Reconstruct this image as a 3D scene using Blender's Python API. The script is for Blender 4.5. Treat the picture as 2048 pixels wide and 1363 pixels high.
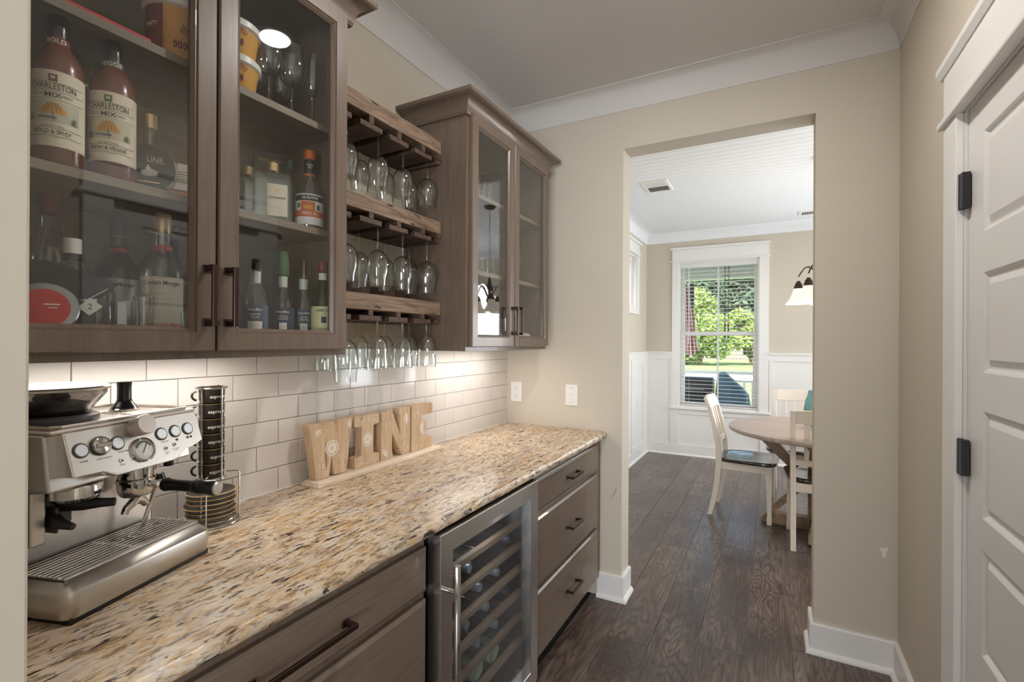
import bpy, bmesh, math, random
from mathutils import Vector, Matrix
random.seed(7)
for o in list(bpy.data.objects): bpy.data.objects.remove(o)
SC = bpy.context.scene
COL = SC.collection
PI = math.pi
R = math.radians

# ------------------------------------------------------------------ camera
def look(yaw, pitch, roll):
    F = Vector((-math.sin(yaw)*math.cos(pitch), math.cos(yaw)*math.cos(pitch), math.sin(pitch)))
    Rt = Vector((math.cos(yaw), math.sin(yaw), 0)); U = Rt.cross(F)
    R2 = Rt*math.cos(roll)+U*math.sin(roll); U2 = -Rt*math.sin(roll)+U*math.cos(roll)
    return Matrix(((R2.x, U2.x, -F.x), (R2.y, U2.y, -F.y), (R2.z, U2.z, -F.z))).to_4x4()
cd = bpy.data.cameras.new('camera'); cam = bpy.data.objects.new('camera', cd); COL.objects.link(cam)
cam.matrix_world = Matrix.Translation((0, 0, 1.4125)) @ look(.49688, .0005, .00518)
cd.sensor_width = 36; cd.lens = 966.9/2048*36; cd.clip_start = .03; cd.clip_end = 400
SC.camera = cam

# ------------------------------------------------------------------ world, sun, exposure
W = bpy.data.worlds.new('world'); SC.world = W; W.use_nodes = True
wn = W.node_tree; wn.nodes.clear()
sky = wn.nodes.new('ShaderNodeTexSky'); sky.sky_type = 'NISHITA'; sky.sun_disc = False
sky.sun_elevation = R(52); sky.sun_rotation = R(200); sky.air_density = 1.2; sky.dust_density = 2.5
bg = wn.nodes.new('ShaderNodeBackground'); bg.inputs[1].default_value = .75
wo = wn.nodes.new('ShaderNodeOutputWorld')
wn.links.new(sky.outputs[0], bg.inputs[0]); wn.links.new(bg.outputs[0], wo.inputs[0])
SC.view_settings.view_transform = 'Standard'; SC.view_settings.look = 'None'
SC.view_settings.exposure = 0.0; SC.view_settings.gamma = 1.0; SC.view_settings.use_curve_mapping = False
SC.cycles.max_bounces = 12; SC.cycles.transparent_max_bounces = 40
SC.cycles.transmission_bounces = 10; SC.cycles.glossy_bounces = 5; SC.cycles.diffuse_bounces = 5
SC.cycles.caustics_reflective = False; SC.cycles.caustics_refractive = False
SC.cycles.sample_clamp_indirect = 4.0

def lamp(name, kind, loc, direc, power, color, size=None, size_y=None, shape=None, spread=None):
    l = bpy.data.lights.new(name, kind); o = bpy.data.objects.new(name, l); COL.objects.link(o)
    l.energy = power; l.color = color; o.location = loc
    o.rotation_euler = Vector(direc).to_track_quat('-Z', 'Y').to_euler()
    if kind == 'AREA':
        l.shape = shape or ('RECTANGLE' if size_y else 'SQUARE'); l.size = size
        if size_y: l.size_y = size_y
        if spread: l.spread = spread
    return o
sun = lamp('sun', 'SUN', (0, -5, 20), (-.3, .75, -1.0), 8.5, (1, .95, .86)); sun.data.angle = R(.6)
DAY_FILL = (.87, .935, 1.0); WARM = (1.0, .93, .85)
# added unseen fill lamps, standing in for windows that are not built
lamp('kitchen_fill', 'AREA', (.9, -3.85, 1.2), (-.12, 1, .42), 230, DAY_FILL, 2.4, 1.5)  # added fill behind the camera, aimed up to brighten the pantry ceiling
lamp('kitchen_side_fill', 'AREA', (-3.75, -1.6, 1.3), (1, .3, .45), 80, DAY_FILL, 1.6, 1.4)  # added side fill, aimed upward as well
lamp('dining_side_fill', 'AREA', (3.05, 4.7, 1.5), (-1, 0, .12), 120, DAY_FILL, 2.4, 1.6)  # added dining room fill in front of a solid wall
lamp('dining_front_fill', 'AREA', (1.6, 6.28, 1.5), (-.1, -1, .1), 60, DAY_FILL, 1.5, 1.6)  # added fill just inside the far wall, no window there

# ------------------------------------------------------------------ materials
def srgb(r, g, b):
    f = lambda c: (c/255/12.92) if c/255 <= .04045 else ((c/255+.055)/1.055)**2.4
    return (f(r), f(g), f(b), 1)
class NT:
    def __init__(s, name):
        m = bpy.data.materials.new(name); m.use_nodes = True; s.m = m; s.t = m.node_tree; s.t.nodes.clear()
        s.out = s.n('ShaderNodeOutputMaterial')
    def n(s, t, **kw):
        x = s.t.nodes.new(t)
        for k, v in kw.items(): setattr(x, k, v)
        return x
    def l(s, a, b): s.t.links.new(a, b)
    def bsdf(s, col=(.8, .8, .8, 1), rough=.5, metal=0, spec=.5, coat=0, **kw):
        b = s.n('ShaderNodeBsdfPrincipled'); s.b = b
        b.inputs['Base Color'].default_value = col; b.inputs['Roughness'].default_value = rough
        b.inputs['Metallic'].default_value = metal; b.inputs['Specular IOR Level'].default_value = spec
        b.inputs['Coat Weight'].default_value = coat
        for k, v in kw.items(): b.inputs[k.replace('_', ' ')].default_value = v
        s.l(b.outputs[0], s.out.inputs[0]); return b
    def coord(s, scale=(1, 1, 1), rot=(0, 0, 0), rnd=False, out='Object'):
        tc = s.n('ShaderNodeTexCoord'); mp = s.n('ShaderNodeMapping')
        mp.inputs['Scale'].default_value = scale; mp.inputs['Rotation'].default_value = rot
        src = tc.outputs[out]
        if rnd:
            oi = s.n('ShaderNodeObjectInfo'); mu = s.n('ShaderNodeVectorMath', operation='SCALE')
            cx = s.n('ShaderNodeCombineXYZ'); s.l(oi.outputs['Random'], cx.inputs[0]); s.l(oi.outputs['Random'], cx.inputs[1]); s.l(oi.outputs['Random'], cx.inputs[2])
            s.l(cx.outputs[0], mu.inputs[0]); mu.inputs['Scale'].default_value = 37
            ad = s.n('ShaderNodeVectorMath', operation='ADD'); s.l(src, ad.inputs[0]); s.l(mu.outputs[0], ad.inputs[1]); src = ad.outputs[0]
        s.l(src, mp.inputs[0]); return mp.outputs[0]
    def noise(s, vec, scale, detail=3, rough=.5, dist=0):
        x = s.n('ShaderNodeTexNoise'); x.inputs['Scale'].default_value = scale; x.inputs['Detail'].default_value = detail
        x.inputs['Roughness'].default_value = rough; x.inputs['Distortion'].default_value = dist
        s.l(vec, x.inputs['Vector']); return x.outputs['Fac']
    def ramp(s, fac, stops):
        r = s.n('ShaderNodeValToRGB'); e = r.color_ramp.elements
        while len(e) < len(stops): e.new(.5)
        for k, (p, c) in enumerate(stops): e[k].position = p; e[k].color = c if len(c) == 4 else (*c, 1)
        s.l(fac, r.inputs[0]); return r.outputs[0]
    def mix(s, fac, a, b, mode='MIX'):
        x = s.n('ShaderNodeMix', data_type='RGBA', blend_type=mode)
        if isinstance(fac, (int, float)): x.inputs[0].default_value = fac
        else: s.l(fac, x.inputs[0])
        for i, v in ((6, a), (7, b)):
            if isinstance(v, tuple): x.inputs[i].default_value = v
            else: s.l(v, x.inputs[i])
        return x.outputs[2]
    def bump(s, h, strength=.2, dist=.01):
        x = s.n('ShaderNodeBump'); x.inputs['Strength'].default_value = strength; x.inputs['Distance'].default_value = dist
        s.l(h, x.inputs['Height']); s.l(x.outputs[0], s.b.inputs['Normal'])
def plain(name, rgb, rough=.5, metal=0, spec=.5, coat=0, var=0, vs=8, bump=0, bs=200, **kw):
    s = NT(name); c = srgb(*rgb); s.bsdf(c, rough, metal, spec, coat, **kw)
    if var or bump:
        v = s.coord()
    if var:
        n = s.noise(v, vs, 4)
        s.l(s.ramp(n, [(.3, tuple(x*(1-var) for x in c[:3])), (.7, tuple(min(1, x*(1+var)) for x in c[:3]))]), s.b.inputs['Base Color'])
    if bump: s.bump(s.noise(v, bs, 2), bump, .002)
    return s.m
def wood(name, dark, light, scale=(1, 1, 1), rough=.45, grain=9, rnd=True, knots=False, bump=.1, coat=0):
    # grain runs along the direction with the small scale
    s = NT(name); s.bsdf(srgb(*light), rough, coat=coat); v = s.coord(scale, rnd=rnd)
    a = s.noise(v, grain, 6, .6, 1.2); c = s.ramp(a, [(.32, srgb(*dark)), (.68, srgb(*light))])
    if knots:
        v2 = s.coord(tuple(x*.5+.35 for x in scale), rnd=rnd); k = s.noise(v2, 9, 2, .5, .6)
        c = s.mix(s.ramp(k, [(.66, (0, 0, 0)), (.74, (1, 1, 1))]), c, tuple(x*.3 for x in srgb(*dark)[:3])+(1,))
    s.l(c, s.b.inputs['Base Color'])
    if bump: s.bump(a, bump, .002)
    return s.m
def thin_glass(name, tint=(1, 1, 1), refl=1.0, edge=.0, rough=.0, edge_col=(.25, .3, .3), dens=0.0, dcol=(.5, .5, .5), r0=.048, e0=.55):
    s = NT(name); tr = s.n('ShaderNodeBsdfTransparent'); tr.inputs[0].default_value = (*tint, 1)
    gl = s.n('ShaderNodeBsdfGlossy'); gl.inputs['Roughness'].default_value = rough; gl.inputs[0].default_value = (refl, refl, refl, 1)
    lf_ = s.n('ShaderNodeLayerWeight'); lf_.inputs[0].default_value = .5   # Schlick reflectance, the same from either side
    pw_ = s.n('ShaderNodeMath', operation='POWER'); s.l(lf_.outputs['Facing'], pw_.inputs[0]); pw_.inputs[1].default_value = 4.6
    fr = s.n('ShaderNodeMath', operation='MULTIPLY_ADD'); s.l(pw_.outputs[0], fr.inputs[0]); fr.inputs[1].default_value = .95; fr.inputs[2].default_value = r0
    if edge:
        lw = s.n('ShaderNodeLayerWeight'); lw.inputs[0].default_value = .35
        s.l(s.mix(s.ramp(lw.outputs['Facing'], [(e0, (0, 0, 0)), (1.0, (1, 1, 1))]), (*tint, 1), tuple((1-edge)*t+edge*e for t, e in zip(tint, edge_col))+(1,)), tr.inputs[0])
    base = tr.outputs[0]
    if dens:
        df = s.n('ShaderNodeBsdfDiffuse'); df.inputs[0].default_value = (*dcol, 1)
        m0 = s.n('ShaderNodeMixShader'); m0.inputs[0].default_value = dens; s.l(base, m0.inputs[1]); s.l(df.outputs[0], m0.inputs[2]); base = m0.outputs[0]
    mx = s.n('ShaderNodeMixShader'); s.l(fr.outputs[0], mx.inputs[0]); s.l(base, mx.inputs[1]); s.l(gl.outputs[0], mx.inputs[2])
    s.l(mx.outputs[0], s.out.inputs[0]); return s.m
def emit(name, rgb, strength):
    s = NT(name); e = s.n('ShaderNodeEmission'); e.inputs[0].default_value = (*rgb, 1); e.inputs[1].default_value = strength
    s.l(e.outputs[0], s.out.inputs[0]); return s.m

M = {}
M['wall'] = plain('beige_wall_paint', (204, 195, 180), .75, spec=.3, bump=.06, bs=260)
M['ceil'] = plain('white_ceiling_paint', (214, 210, 206), .85, spec=.2, bump=.05, bs=200)
M['ceil_d'] = plain('white_board_ceiling_paint', (233, 234, 236), .7, spec=.3)
M['trim'] = plain('white_trim_paint', (232, 230, 227), .38)
M['trimd'] = plain('white_door_paint', (226, 224, 221), .33, bump=.05, bs=90)
M['cab'] = wood('stained_maple_cabinet', (103, 87, 75), (119, 102, 89), (9, 9, .9), .33, 5, True, bump=.05, coat=.15)
M['cabh'] = wood('stained_maple_cabinet_horizontal', (103, 87, 75), (119, 102, 89), (9, .9, 9), .33, 5, True, bump=.05, coat=.15)
M['cabin'] = wood('maple_cabinet_interior', (118, 104, 92), (136, 122, 108), (6, 1, 6), .5, 4, True, bump=.03)
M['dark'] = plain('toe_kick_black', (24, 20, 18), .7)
M['tile'] = plain('glazed_white_tile', (222, 216, 211), .09, var=.02, vs=5, coat=.3)
M['grout'] = plain('grey_grout', (112, 104, 100), .9)
M['steel'] = None
s = NT('brushed_stainless'); s.bsdf(srgb(200, 196, 191), .27, 1.0)
M['steel'] = s.m
s = NT('brushed_panel_steel'); s.bsdf(srgb(204, 200, 194), .3, 1.0)
M['panel'] = s.m
M['chrome'] = plain('polished_chrome', (205, 203, 200), .07, 1.0)
M['rod'] = plain('bright_wire_rod', (196, 190, 182), .18, 1.0)
M['lidst'] = plain('satin_lid_steel', (196, 188, 180), .34, .9)
M['bronze'] = plain('dark_bronze_metal', (74, 56, 50), .3, .85)
M['black'] = plain('black_plastic', (20, 20, 21), .22)
M['mblack'] = plain('matt_black', (30, 30, 31), .5)
M['dgrey'] = plain('dark_grey_plastic', (62, 60, 58), .45)
M['knobw'] = plain('pale_satin_knob', (204, 194, 188), .35, .3)
M['gold'] = plain('gold_rim', (226, 196, 146), .3, .6)
M['cup'] = plain('dark_brown_glaze', (44, 37, 33), .22)
M['white'] = plain('white_plastic', (236, 234, 231), .35)
M['text'] = plain('white_print', (235, 232, 226), .6)
M['textd'] = plain('dark_print', (42, 40, 40), .6)
M['pane'] = thin_glass('cabinet_pane_glass', (.97, .98, .97), 1.0)
M['fpane'] = thin_glass('tinted_fridge_glass', (.80, .84, .88), 1.0)
M['wpane'] = thin_glass('window_glass', (.96, .98, .97), .6)
M['wine'] = thin_glass('clear_wine_glass', (.97, .98, .975), 1.0, .92, edge_col=(.16, .18, .18), r0=.075, e0=.42)
M['bglass'] = thin_glass('clear_bottle_glass', (.90, .94, .92), 1.0, .8, edge_col=(.18, .22, .21), dens=.015, dcol=(.75, .8, .8), r0=.09, e0=.4)
M['hglass'] = thin_glass('smoky_hopper_plastic', (.62, .6, .58), 1.0, .5)
M['ggreen'] = thin_glass('green_bottle_glass', (.16, .3, .17), 1.0, .7, edge_col=(.02, .05, .03), dens=.1, dcol=(.03, .08, .04))
M['gdark'] = plain('dark_wine_bottle_glass', (22, 28, 24), .08, coat=.5)

# granite
s = NT('speckled_granite'); s.bsdf((.6, .5, .4, 1), .3, spec=.4)
rz = (0, 0, R(-9))
v = s.coord((1, .4, 1), rz); big = s.noise(v, 9, 4, .6, .8); mid = s.noise(s.coord((1, .36, 1), rz), 48, 5, .68, .8)
c = s.ramp(mid, [(.34, srgb(150, 128, 106)), (.43, srgb(206, 178, 140)), (.52, srgb(222, 204, 178)), (.60, srgb(214, 204, 190)), (.70, srgb(176, 160, 148))])
c = s.mix(s.ramp(big, [(.48, (0, 0, 0)), (.66, (.6,)*3)]), c, srgb(168, 152, 144))
g = s.noise(s.coord((1, .34, 1), rz), 30, 4, .65, 1.2)
c = s.mix(s.ramp(g, [(.54, (0, 0, 0)), (.62, (.6,)*3)]), c, srgb(196, 152, 92))
d0 = s.noise(s.coord((1, .3, 1), (0, 0, R(4))), 80, 4, .7, .6)
c = s.mix(s.ramp(d0, [(.54, (0, 0, 0)), (.60, (.75,)*3)]), c, srgb(122, 98, 78))
d1 = s.noise(s.coord((1, .24, 1), rz), 66, 4, .66, .8)
c = s.mix(s.ramp(d1, [(.585, (0, 0, 0)), (.62, (.97,)*3)]), c, srgb(52, 42, 38))
s.l(c, s.b.inputs['Base Color']); M['granite'] = s.m
# floor planks
s = NT('dark_oak_plank'); s.bsdf((.1, .1, .1, 1), .30)
oi = s.n('ShaderNodeObjectInfo')
v = s.coord((1, .13, 1), rnd=True); w0 = s.noise(v, 6.5, 3, .5, .3)
mm = s.n('ShaderNodeMath', operation='MULTIPLY'); mm.inputs[1].default_value = 24; s.l(w0, mm.inputs[0])
fr = s.n('ShaderNodeMath', operation='PINGPONG'); fr.inputs[1].default_value = .5; s.l(mm.outputs[0], fr.inputs[0])
fine = s.noise(s.coord((1, .04, 1), rnd=True), 120, 3, .6)
cc = s.ramp(fr.outputs[0], [(.0, srgb(74, 62, 57)), (.12, srgb(104, 90, 83)), (.30, srgb(124, 108, 99)), (.5, srgb(134, 118, 108))])
cc = s.mix(s.ramp(fine, [(.42, (.5,)*3), (.60, (0, 0, 0))]), cc, srgb(66, 53, 48))
big = s.noise(s.coord((1, .42, 1), rnd=True), 4.5, 3, .6)
cc = s.mix(s.ramp(big, [(.36, (.72,)*3), (.56, (0, 0, 0))]), cc, srgb(62, 53, 52))
kn = s.noise(s.coord((1, .55, 1), rnd=True), 7, 1, .4, .5)
cc = s.mix(s.ramp(kn, [(.70, (0, 0, 0)), (.78, (.9,)*3)]), cc, srgb(40, 32, 30))
cc = s.mix(s.ramp(oi.outputs['Random'], [(0, (.0,)*3), (1, (.40,)*3)]), cc, srgb(84, 66, 56))
s.l(cc, s.b.inputs['Base Color']); s.bump(fine, .12, .001); M['plank'] = s.m
M['rackw'] = wood('rustic_rack_wood', (96, 76, 62), (160, 136, 114), (14, 1.2, 14), .6, 4, True, True, .25)
M['rackd'] = wood('dark_rack_wood', (56, 42, 34), (104, 82, 68), (3, 14, 14), .6, 3, True, False, .2)
M['sign'] = wood('pale_carved_mango_wood', (184, 152, 118), (214, 188, 156), (16, 16, 1.5), .65, 3, True, True, .3)
M['signb'] = wood('whitewashed_sign_base', (212, 190, 166), (236, 222, 204), (16, 1.2, 16), .65, 3, True, False, .3)
M['white_ink'] = plain('white_carved_paint', (236, 230, 220), .7)
M['chairw'] = plain('antique_white_chair_paint', (228, 218, 206), .42, var=.03, vs=12)
M['seat'] = wood('dark_walnut_seat', (38, 22, 17), (66, 42, 33), (14, 2, 8), .2, 3, True, False, .05, coat=.5)
M['table'] = wood('washed_taupe_tabletop', (150, 132, 122), (184, 166, 156), (1, 14, 8), .38, 4, False, False, .06)
M['tleg'] = wood('grey_pine_table_base', (124, 100, 80), (168, 142, 116), (6, 6, 6), .5, 2, False, False, .1)
M['teal'] = plain('teal_ribbed_ceramic', (118, 170, 172), .5, var=.12, vs=60, bump=.3, bs=120)
s = NT('white_blind_slat'); df = s.n('ShaderNodeBsdfDiffuse'); df.inputs[0].default_value = (.9, .9, .9, 1); tl_ = s.n('ShaderNodeBsdfTranslucent'); tl_.inputs[0].default_value = (.92, .92, .92, 1)
mx = s.n('ShaderNodeMixShader'); mx.inputs[0].default_value = .35; s.l(df.outputs[0], mx.inputs[1]); s.l(tl_.outputs[0], mx.inputs[2]); s.l(mx.outputs[0], s.out.inputs[0]); M['blind'] = s.m
M['shade'] = None
s = NT('frosted_lit_glass'); s.bsdf(srgb(250, 240, 228), .5); s.b.inputs['Emission Color'].default_value = (1, .86, .7, 1); s.b.inputs['Emission Strength'].default_value = .55; M['shade'] = s.m
M['lens'] = emit('lit_lens', (1, .93, .84), 14)
M['ulens'] = emit('lit_under_cabinet_lens', (1, .93, .85), 4)
M['mix_red'] = plain('tomato_mix', (104, 54, 40), .25, coat=.4)
M['paper'] = plain('cream_label_paper', (226, 214, 196), .6, var=.03)
M['redp'] = plain('red_card', (196, 34, 36), .5)
M['orange'] = plain('orange_wrap', (206, 104, 52), .4)
M['yellow'] = plain('mustard_card', (214, 154, 62), .5)
M['maroon'] = plain('maroon_print', (120, 32, 40), .5)
M['sky_p'] = plain('pale_scene_print', (196, 192, 172), .6)
M['green'] = plain('green_print', (70, 104, 66), .5)
M['blue'] = plain('slate_blue_label', (60, 72, 92), .5)
M['navy'] = plain('navy_cloth', (44, 50, 84), .7)
M['tin'] = plain('brushed_tin', (160, 162, 162), .28, .9)
M['rum'] = thin_glass('amber_rum_glass', (.55, .36, .2), 1.0, .6, edge_col=(.12, .06, .03), dens=.12, dcol=(.2, .1, .05))
M['lace'] = plain('white_lace_cloth', (222, 214, 204), .9, bump=.8, bs=150)
M['grass'] = plain('lawn_grass', (138, 156, 92), .9, var=.2, vs=3)  # pale green with random variation
M['leafb'] = plain('bright_leaf', (142, 164, 84), .7, var=.3, vs=1.2)
M['leafd'] = plain('dark_leaf', (84, 104, 80), .75, var=.35, vs=.8)
M['bark'] = plain('brown_bark', (112, 96, 84), .9, var=.3, vs=20)
M['fence'] = plain('grey_fence_board', (150, 140, 132), .85, var=.12, vs=3)
M['porch'] = plain('pale_grey_porch_paint', (186, 194, 196), .6)
M['tarp'] = plain('slate_blue_cover', (74, 104, 128), .65, bump=.5, bs=14)
M['red'] = plain('red_stripe_cloth', (186, 70, 78), .8)
M['wcloth'] = plain('white_stripe_cloth', (232, 226, 226), .8)

# ------------------------------------------------------------------ builders
def rootloc(p):
    while p is not None and p.parent is not None: p = p.parent
    return p.location.copy() if (p is not None and p.get('world_authored')) else Vector((0, 0, 0))
class MB:
    def __init__(s): s.v = []; s.f = []
    def add(s, vs, fs):
        o = len(s.v); s.v += [tuple(x) for x in vs]; s.f += [tuple(i+o for i in f) for f in fs]; return s
    def box(s, x0, x1, y0, y1, z0, z1):
        x0, x1 = sorted((x0, x1)); y0, y1 = sorted((y0, y1)); z0, z1 = sorted((z0, z1))
        return s.add([(x0,y0,z0),(x1,y0,z0),(x1,y1,z0),(x0,y1,z0),(x0,y0,z1),(x1,y0,z1),(x1,y1,z1),(x0,y1,z1)],
                     [(0,3,2,1),(4,5,6,7),(0,1,5,4),(1,2,6,5),(2,3,7,6),(3,0,4,7)])
    def prism(s, poly, ax, a, b):   # poly in the two other axes (in order x,y / y,z / x,z)
        n = len(poly)
        def P(p, t):
            return {0: (t, p[0], p[1]), 1: (p[0], t, p[1]), 2: (p[0], p[1], t)}[ax]
        area = sum(poly[i][0]*poly[(i+1) % n][1]-poly[(i+1) % n][0]*poly[i][1] for i in range(n))
        if ax == 1: area = -area
        if area < 0: poly = poly[::-1]
        if a > b: a, b = b, a
        return s.add([P(p, a) for p in poly]+[P(p, b) for p in poly],
                     [tuple(range(n))[::-1], tuple(range(n, 2*n))]+[(i, (i+1) % n, n+(i+1) % n, n+i) for i in range(n)])
    def ring(s, pts, close_caps=True):   # list of rings (each n points) lofted
        n = len(pts[0]); o = []
        for r in pts: o += list(r)
        fs = [(k*n+i, k*n+(i+1) % n, (k+1)*n+(i+1) % n, (k+1)*n+i) for k in range(len(pts)-1) for i in range(n)]
        if close_caps: fs += [tuple(range(n))[::-1], tuple(range((len(pts)-1)*n, len(pts)*n))]
        return s.add(o, fs)
    def lathe(s, prof, c=(0, 0, 0), n=24, axis='z', caps=True):
        rs = []
        for r, z in prof:
            r = max(r, 1e-5); ring = []
            for i in range(n):
                a = 2*PI*i/n; p = (r*math.cos(a), r*math.sin(a), z)
                if axis == 'x': p = (p[2], p[0], p[1])
                if axis == 'y': p = (p[1], p[2], p[0])
                ring.append((p[0]+c[0], p[1]+c[1], p[2]+c[2]))
            rs.append(ring)
        return s.ring(rs, caps)
    def tube(s, pts, r, n=10, closed=False):
        pts = [Vector(p) for p in pts]; m = len(pts); rs = []; up = None
        for k in range(m):
            if closed: t = pts[(k+1) % m]-pts[k-1]
            else: t = pts[min(k+1, m-1)]-pts[max(k-1, 0)]
            t.normalize()
            if up is None: up = t.orthogonal().normalized()
            up = (up-t*up.dot(t)); up.normalize(); w = t.cross(up)
            rr = r[k] if isinstance(r, (list, tuple)) else r
            rs.append([pts[k]+(up*math.cos(2*PI*i/n)+w*math.sin(2*PI*i/n))*rr for i in range(n)])
        if closed: rs.append(rs[0])
        return s.ring(rs, not closed)
    def rectloft(s, y0, y1, z0, z1, prof, ax=0):   # prof: list of (inset, t) rectangular loops, closed ring
        rs = []
        for ins, t in prof:
            q = [(y0+ins, z0+ins), (y1-ins, z0+ins), (y1-ins, z1-ins), (y0+ins, z1-ins)]
            rs.append([(t, a, b) if ax == 0 else ((a, t, b) if ax == 1 else (a, b, t)) for a, b in q])
        rs.append(rs[0]); return s.ring(rs, False)
    def build(s, name, mat, parent=None, bevel=0, smooth=False, seg=2, sub=0, loc=None, rot=None, local=False):
        me = bpy.data.meshes.new(name); off = (0, 0, 0) if local else rootloc(parent)
        me.from_pydata([(a-off[0], b-off[1], c-off[2]) for a, b, c in s.v], [], s.f); me.validate()
        bm = bmesh.new(); bm.from_mesh(me); bmesh.ops.recalc_face_normals(bm, faces=bm.faces); bm.to_mesh(me); bm.free()
        mats = mat if isinstance(mat, (list, tuple)) else [mat]
        for m_ in mats: me.materials.append(m_)
        o = bpy.data.objects.new(name, me); COL.objects.link(o)
        if parent: o.parent = parent
        if loc is not None: o.location = loc
        if rot is not None: o.rotation_euler = rot
        if smooth:
            for p in me.polygons: p.use_smooth = True
            try: me.set_sharp_from_angle(angle=R(38))
            except Exception: pass
        if bevel:
            b = o.modifiers.new('bevel', 'BEVEL'); b.width = bevel; b.segments = seg; b.limit_method = 'ANGLE'; b.angle_limit = R(35)
        if sub:
            b = o.modifiers.new('sub', 'SUBSURF'); b.levels = sub; b.render_levels = sub
        return o
def box(name, x0, x1, y0, y1, z0, z1, mat, parent=None, bevel=0, **k):
    return MB().box(x0, x1, y0, y1, z0, z1).build(name, mat, parent, bevel, **k)
def tag(o, label, cat, group=None, kind=None):
    if label: o['label'] = label
    if cat: o['category'] = cat
    if group: o['group'] = group
    if kind: o['kind'] = kind
    return o
def thing(name, label, cat, loc=(0, 0, 0), rot=0, group=None, world=True):
    o = bpy.data.objects.new(name, None); COL.objects.link(o); o.empty_display_size = .05
    o.location = loc; o.rotation_euler = (0, 0, rot)
    if world: o['world_authored'] = 1
    return tag(o, label, cat, group)
def struct(o, label=None, cat=None):
    o['kind'] = 'structure'
    if label: o['label'] = label
    if cat: o['category'] = cat
    return o
def dup(root, loc=None, rot=None, label=None):
    r = root.copy(); COL.objects.link(r)
    if loc is not None: r.location = loc
    if rot is not None: r.rotation_euler = (0, 0, rot)
    if label: r['label'] = label
    for ch in list(root.children):
        c = ch.copy(); COL.objects.link(c); c.parent = r
        for g in list(ch.children):
            d = g.copy(); COL.objects.link(d); d.parent = c
    return r
_tc = {}
def text_mesh(txt, size, bold=0, space=1.0):
    k = (txt, round(size, 5), bold, space)
    if k in _tc: return _tc[k]
    cu = bpy.data.curves.new('t', 'FONT'); cu.body = txt; cu.size = size; cu.align_x = 'CENTER'; cu.align_y = 'CENTER'
    cu.resolution_u = 2; cu.offset = bold*size; cu.space_character = space
    ob = bpy.data.objects.new('t', cu); COL.objects.link(ob)
    dg = bpy.context.evaluated_depsgraph_get(); me = bpy.data.meshes.new_from_object(ob.evaluated_get(dg))
    vs = [tuple(v.co) for v in me.vertices]; fs = [tuple(p.vertices) for p in me.polygons]
    bpy.data.objects.remove(ob); bpy.data.curves.remove(cu); bpy.data.meshes.remove(me)
    _tc[k] = (vs, fs); return _tc[k]
def text(name, txt, size, mat, parent, fn, bold=.0, space=1.0, sx=1.0):   # fn maps (u, v) to 3D
    vs, fs = text_mesh(txt, size, bold, space)
    mb = MB(); mb.v = [fn(a*sx, b) for a, b, c in vs]; mb.f = fs
    return mb.build(name, mat, parent)
def cylmap(c, r, phi, z0):
    return lambda u, v: (c[0]+r*math.cos(phi+u/r), c[1]+r*math.sin(phi+u/r), z0+v)
def patch(c, r, phi, half, z0, z1, n=12):   # curved label patch, given thickness
    mb = MB(); rs = []
    for k in range(n+1):
        a = phi-half+2*half*k/n; ca, sa = math.cos(a), math.sin(a)
        rs.append([(c[0]+q*ca, c[1]+q*sa, z) for q, z in ((r-.0006, z0), (r, z0), (r, z1), (r-.0006, z1))])
    return mb.ring(rs)
def planemap(o, eu, ev):
    o = Vector(o); eu = Vector(eu); ev = Vector(ev)
    return lambda u, v: tuple(o+eu*u+ev*v)
def sweep(mb, path, prof):
    # path: list of (x,y) points; prof: list of (out, z), out to the right-hand side of travel; mitred
    n = len(path); rs = []
    for k in range(n):
        p = Vector(path[k]); d0 = (p-Vector(path[k-1])).normalized() if k > 0 else None
        d1 = (Vector(path[k+1])-p).normalized() if k < n-1 else None
        d0 = d0 or d1; d1 = d1 or d0
        n0 = Vector((d0.y, -d0.x)); n1 = Vector((d1.y, -d1.x)); m = (n0+n1); m = m/m.dot(n0) if m.length > 1e-6 else n0
        rs.append([(p.x+m.x*o, p.y+m.y*o, z) for o, z in prof])
    return mb.ring(rs)

# ------------------------------------------------------------------ key dimensions
XW, YE, XR, YN, ZC = -1.457, 2.61, .47, .2535, 2.79
XJL, XJR, YD, ZH = -.7287, .1635, 2.751, 2.466
YF, XDR = 6.349, 3.1
CT = .914

# ------------------------------------------------------------------ floor
fl = struct(box('floor', -4, XDR+.1, -4, YF+.15, -.09, -.0035, M['dark']))
pw, plen = .196, 1.22
base = {}
def plank(x0, x1, y0, y1):
    key = (round(x1-x0, 3), round(y1-y0, 3))
    if key not in base:
        o = MB().rectloft(-(x1-x0)/2+.0005, (x1-x0)/2-.0005, -(y1-y0)/2+.0005, (y1-y0)/2-.0005, [(0, -.0035), (0, -.0012), (.0016, 0)], ax=2)
        me_o = o
        hx, hy = (x1-x0)/2-.0021, (y1-y0)/2-.0021
        me_o.add([(-hx, -hy, 0), (hx, -hy, 0), (hx, hy, 0), (-hx, hy, 0)], [(0, 1, 2, 3)])
        ob = me_o.build('plank', M['plank'], fl); base[key] = ob
    else:
        ob = base[key].copy(); COL.objects.link(ob)
    ob.location = ((x0+x1)/2, (y0+y1)/2, 0)
def fill(x0, x1, y0, y1, xs, offs):
    k = math.floor((x0-xs)/pw)
    while xs+k*pw < x1:
        a, b = max(x0, xs+k*pw), min(x1, xs+(k+1)*pw)
        if b-a > .004:
            ys = y0-((k*.437+offs) % 1)*plen; ys = round(ys, 3)
            while ys < y1:
                c, d = max(y0, ys), min(y1, ys+plen)
                if d-c > .01: plank(round(a, 3), round(b, 3), round(c, 3), round(d, 3))
                ys = round(ys+plen, 3)
        k += 1
fill(-.90, XR, .9, 6.349, -.509, .31)
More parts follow.
